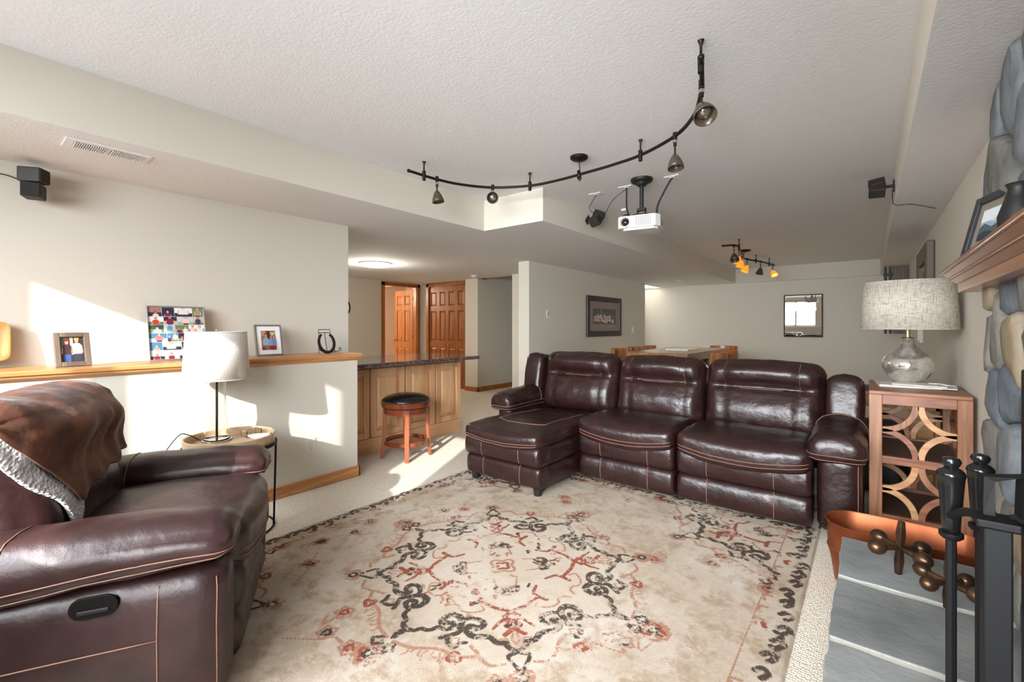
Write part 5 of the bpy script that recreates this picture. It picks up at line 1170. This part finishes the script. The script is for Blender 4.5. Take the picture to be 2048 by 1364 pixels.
for q, aim, lit in (((-1.47, 6.78), (.2, -.5, -.8), False), ((-1.475, 7.1), (-.2, .1, -1), True), ((-1.53, 7.55), (-.3, .1, -.9), True), ((-1.585, 8.22), (-.4, -.2, -.9), True), ((-1.47, 8.7), (-.2, -.1, -1), False), ((-1.37, 9.25), (.4, -.3, -.8), True)):
    h, e, a = head(tk2, l2(*q), aim, .12, lit, 1.3)
    if lit:
        l = bpy.data.lights.new('track_bulb', 'SPOT'); l.energy = 14; l.color = (1, .84, .62); l.spot_size = math.radians(95); l.spot_blend = .6; l.shadow_soft_size = .03
        o = bpy.data.objects.new('track_bulb', l); C.objects.link(o); o.location = Vector((-1.5, 8.0, 0))+e+a*.13; o.rotation_euler = a.to_track_quat('-Z', 'Y').to_euler()
# ------------------------------------------------------------------ projector, its mount, cables and ceiling plates
pm = thing('projector_mount', 'black ceiling pole mount carrying the projector', 'projector mount', (-1.468, 3.56, HC))
obj('ceiling_plate', MB().lathe([(.03, -.06), (.045, -.045), (.05, -.03), (.08, -.026), (.088, -.014), (.088, 0)], 36), M['blackp'], pm, smooth=True, autosmooth=50)
obj('pole', MB().tube([(0, 0, -.03), (0, 0, -.255)], .017, 14), M['blackp'], pm); obj('yoke', MB().box(-.035, .035, -.018, .018, -.262, -.24).box(-.035, -.028, -.014, .014, -.30, -.25).box(.028, .035, -.014, .014, -.30, -.25), M['blackp'], pm, bevel=.002); obj('spider_plate', MB().lathe([(.075, -.308), (.075, -.296), (.03, -.292)], 28), M['blackp'], pm)
pj = thing('projector', 'white ceiling projector with round lens facing the room', 'projector', (-1.468, 3.55, 2.085), math.radians(10))
pw = mat('projector_white', (216, 214, 211), .42)
hw, hd, hz = .165, .125, .055
mb = MB(); poly = [(-hw+.02, -hd), (hw-.03, -hd), (hw, -hd+.05), (hw, hd-.02), (hw-.02, hd), (-hw+.02, hd), (-hw, hd-.02), (-hw, -hd+.03)]
obj('case', MB().prism(poly, -hz+.012, hz), pw, pj, bevel=.010, seg=3)
obj('belly', MB().prism([(p[0]*.82+.01, p[1]*.86) for p in poly], -hz-.006, -hz+.014), pw, pj, bevel=.006)
LT = basis((-.098, -hd, .004), (1, 0, 0), (0, 0, 1))
ln = obj('lens_ring', MB().lathe([(.042, -.004), (.046, .0), (.046, .016), (.040, .020), (.032, .008), (.030, -.004)], 32, M=LT), pw, pj, smooth=True, autosmooth=40)
obj('lens', MB().lathe([(.032, .002), (.026, .010), (.014, .016), (.0, .018)], 28, M=LT), mat('dark_lens', (30, 22, 20), .08), ln, smooth=True)
mb = MB()
for i in range(8):
    for j in range(9): mb.box(-.015+i*.0155, -.008+i*.0155, -hd-.0015, -hd+.001, -.030+j*.0085, -.0255+j*.0085)
obj('vent_grille', mb, mat('vent_grey', (62, 60, 58), .6), pj)
mb = MB()
for j in range(6): mb.box(hw-.001, hw+.001, -.04, .05, -.02+j*.009, -.016+j*.009)
obj('side_vent', mb, mat('vent_grey2', (150, 148, 146), .6), pj)
def plate_c(label, x, y, w=.12, d=.075): 
    t = thing('ceiling_plate', label, 'wall plate', (x, y, HC), 0)
    obj('plate', MB().box(-w/2, w/2, -d/2, d/2, -.006, 0), M['white'], t, bevel=.002); obj('jack_port', MB().box(-.02, .02, -.015, .015, -.009, -.005), M['white'], t); return t
plate_c('white ceiling plate above the small black speaker', -1.955, 3.70); plate_c('white ceiling plate with the plugged power cord', -1.655, 3.68); plate_c('white ceiling plate feeding the thick video cable', -1.25, 3.66)
def cable(name, label, pts, r, n=30): return tag(obj(name, MB().tube(bez(pts, n), r, 7), M['blackp'], smooth=True), label, 'cable')
cable('speaker_cable', 'thin black cable from ceiling plate down to the fascia speaker', [(-1.955, 3.70, 2.45), (-2.01, 3.72, 2.40), (-2.06, 3.76, 2.36), (-2.07, 3.83, 2.34), (-2.10, 3.92, 2.345)], .0028)
cable('speaker_cable', 'thin black cable looping from the power plug to the fascia speaker', [(-1.655, 3.68, 2.44), (-1.70, 3.69, 2.425), (-1.80, 3.72, 2.38), (-1.90, 3.80, 2.32), (-1.98, 3.90, 2.28), (-2.06, 3.98, 2.29)], .0028)
cable('power_cord', 'black power cord coiled beside the projector', [(-1.655, 3.68, 2.455), (-1.652, 3.68, 2.40), (-1.645, 3.66, 2.33), (-1.635, 3.65, 2.25), (-1.60, 3.63, 2.17), (-1.62, 3.62, 2.13), (-1.66, 3.63, 2.15), (-1.665, 3.63, 2.19), (-1.63, 3.63, 2.205), (-1.60, 3.62, 2.18), (-1.585, 3.60, 2.13)], .0065, 60)
cable('video_cable', 'thick black video cable curving down to the projector', [(-1.25, 3.66, 2.455), (-1.27, 3.66, 2.43), (-1.32, 3.65, 2.34), (-1.365, 3.64, 2.24), (-1.37, 3.63, 2.14)], .008)
tag(obj('cord_tag', MB().box(-1.69, -1.65, 3.655, 3.657, 2.255, 2.27), flat((232, 230, 226)), bevel=.001), 'little white tag on the projector power cord', 'tag')
# ------------------------------------------------------------------ cube speakers
spk = mat('speaker_black', (46, 42, 38), .55, bump=[('v', 500, .3, .001)]); spg = mat('speaker_grille', (34, 31, 29), .7, bump=[('v', 420, .8, .002)])
def cube_pair(name, label, B, size=.078, spread=.5, flip=1):
    """two stacked cube speakers, upper one swivelled, on a wall bracket; local z points out of the wall"""
    t = thing(name, label, 'speaker', B.translation, rot=B.to_euler()); s = size
    obj('wall_plate', MB().box(-.028, .028, -.045, .045, 0, .010), spk, t, bevel=.004); obj('bracket_arm', MB().tube([(0, 0, .008), (0, 0, .055)], .012, 8), spk, t)
    for k, (yy, ang) in enumerate(((s*.52, spread), (-s*.52, -spread*.35))):
        R4 = Matrix.Translation((0, yy, .055+s*.62)) @ Matrix.Rotation(ang*flip, 4, 'Y')
        c = obj('cube', MB().cbox((0, 0, 0), (s, s*.98, s*1.25), 0, R4), spk, t, bevel=.006, seg=3)
        obj('grille', MB().cbox((0, 0, s*.632), (s*.90, s*.88, .006), 0, R4), spg, c, bevel=.002)
    return t
cube_pair('cube_speaker', 'dark stacked cube speaker pair high on the ledge side wall', basis((-3.75, .31, 2.045), (0, 1, 0), (0, 0, 1)), .082, .95)
cube_pair('cube_speaker', 'black cube speaker pair tilted on the fascia beside the projector', basis((-2.225, 4.02, 2.32), (0, .62, -.6), (0, .6, .62)), .082, .55)
cube_pair('cube_speaker', 'black cube speaker pair on the fascia of the fireplace side soffit', basis((.148, 4.53, 2.33), (0, -.75, .65), (0, .65, .75)), .078, -.15)
cable('speaker_wire', 'thin dark wire running along the ledge side wall to its speaker', [(-3.742, .26, 2.075), (-3.735, .20, 2.088), (-3.738, .10, 2.082), (-3.742, -.1, 2.085), (-3.745, -.5, 2.09)], .0028)
cable('speaker_wire', 'thin wire drooping from the fireplace side speaker along the soffit', [(.132, 4.53, 2.30), (.134, 4.47, 2.22), (.145, 4.42, 2.160), (.24, 4.44, 2.152), (.33, 4.62, 2.158), (.40, 4.78, 2.165)], .0025)
# ------------------------------------------------------------------ ceiling vents
def vent(name, label, x, y, w, d_, rows=2):
    t = thing(name, label, 'vent', (x, y, HS), 0)
    obj('flange', MB().box(-d_/2, d_/2, -w/2, w/2, -.006, 0), M['white'], t, bevel=.002)
    n = 15
    for s in (-1, 1):
        obj('opening', MB().box(-d_*.30, d_*.30, min(s*.008, s*w*.40), max(s*.008, s*w*.40), -.0075, -.0055), mat('vent_dark', (92, 86, 80), .8), t)
        for k in range(n):
            yy = s*(.012+(w*.40-.016)*k/(n-1)); obj('louvre', MB().box(-d_*.30, d_*.30, yy-.0022, yy+.0022, -.012, -.007), M['white'], t)
vent('ceiling_vent', 'white louvred air vent in the soffit above the ledge', -3.122, .535, .335, .155)
vent('ceiling_vent', 'distant air vent in the soffit near the dining area', -2.95, 9.2, .33, .17)
# ------------------------------------------------------------------ dark couch under the window behind the camera, seen in the mirror
cz = thing('window_couch', 'low dark leather couch beneath the window, seen in the mirror', 'couch', (-2.0, -.82, 0), math.pi)
obj('base', Soft((0, 0, .21), (.80, .38, .17), .05, None, (12, 10, 8)).mesh(), Lm, cz, smooth=True)
for x_ in (-.36, .36): obj('seat_cushion', Soft((x_, -.06, .43), (.345, .30, .07), .05, None, (12, 10, 8)).mesh(), Lm, cz, smooth=True); obj('back_cushion', Soft((x_, .27, .66), (.345, .10, .22), .07, None, (12, 8, 12)).mesh(), Lm, cz, smooth=True)
for x_ in (-.80, .80): obj('arm', Soft((x_, 0, .30), (.09, .38, .26), .06, None, (8, 10, 10)).mesh(), Lm, cz, smooth=True)
feet(cz, [(-.7, -.3), (.7, -.3), (-.7, .3), (.7, .3)], .05)
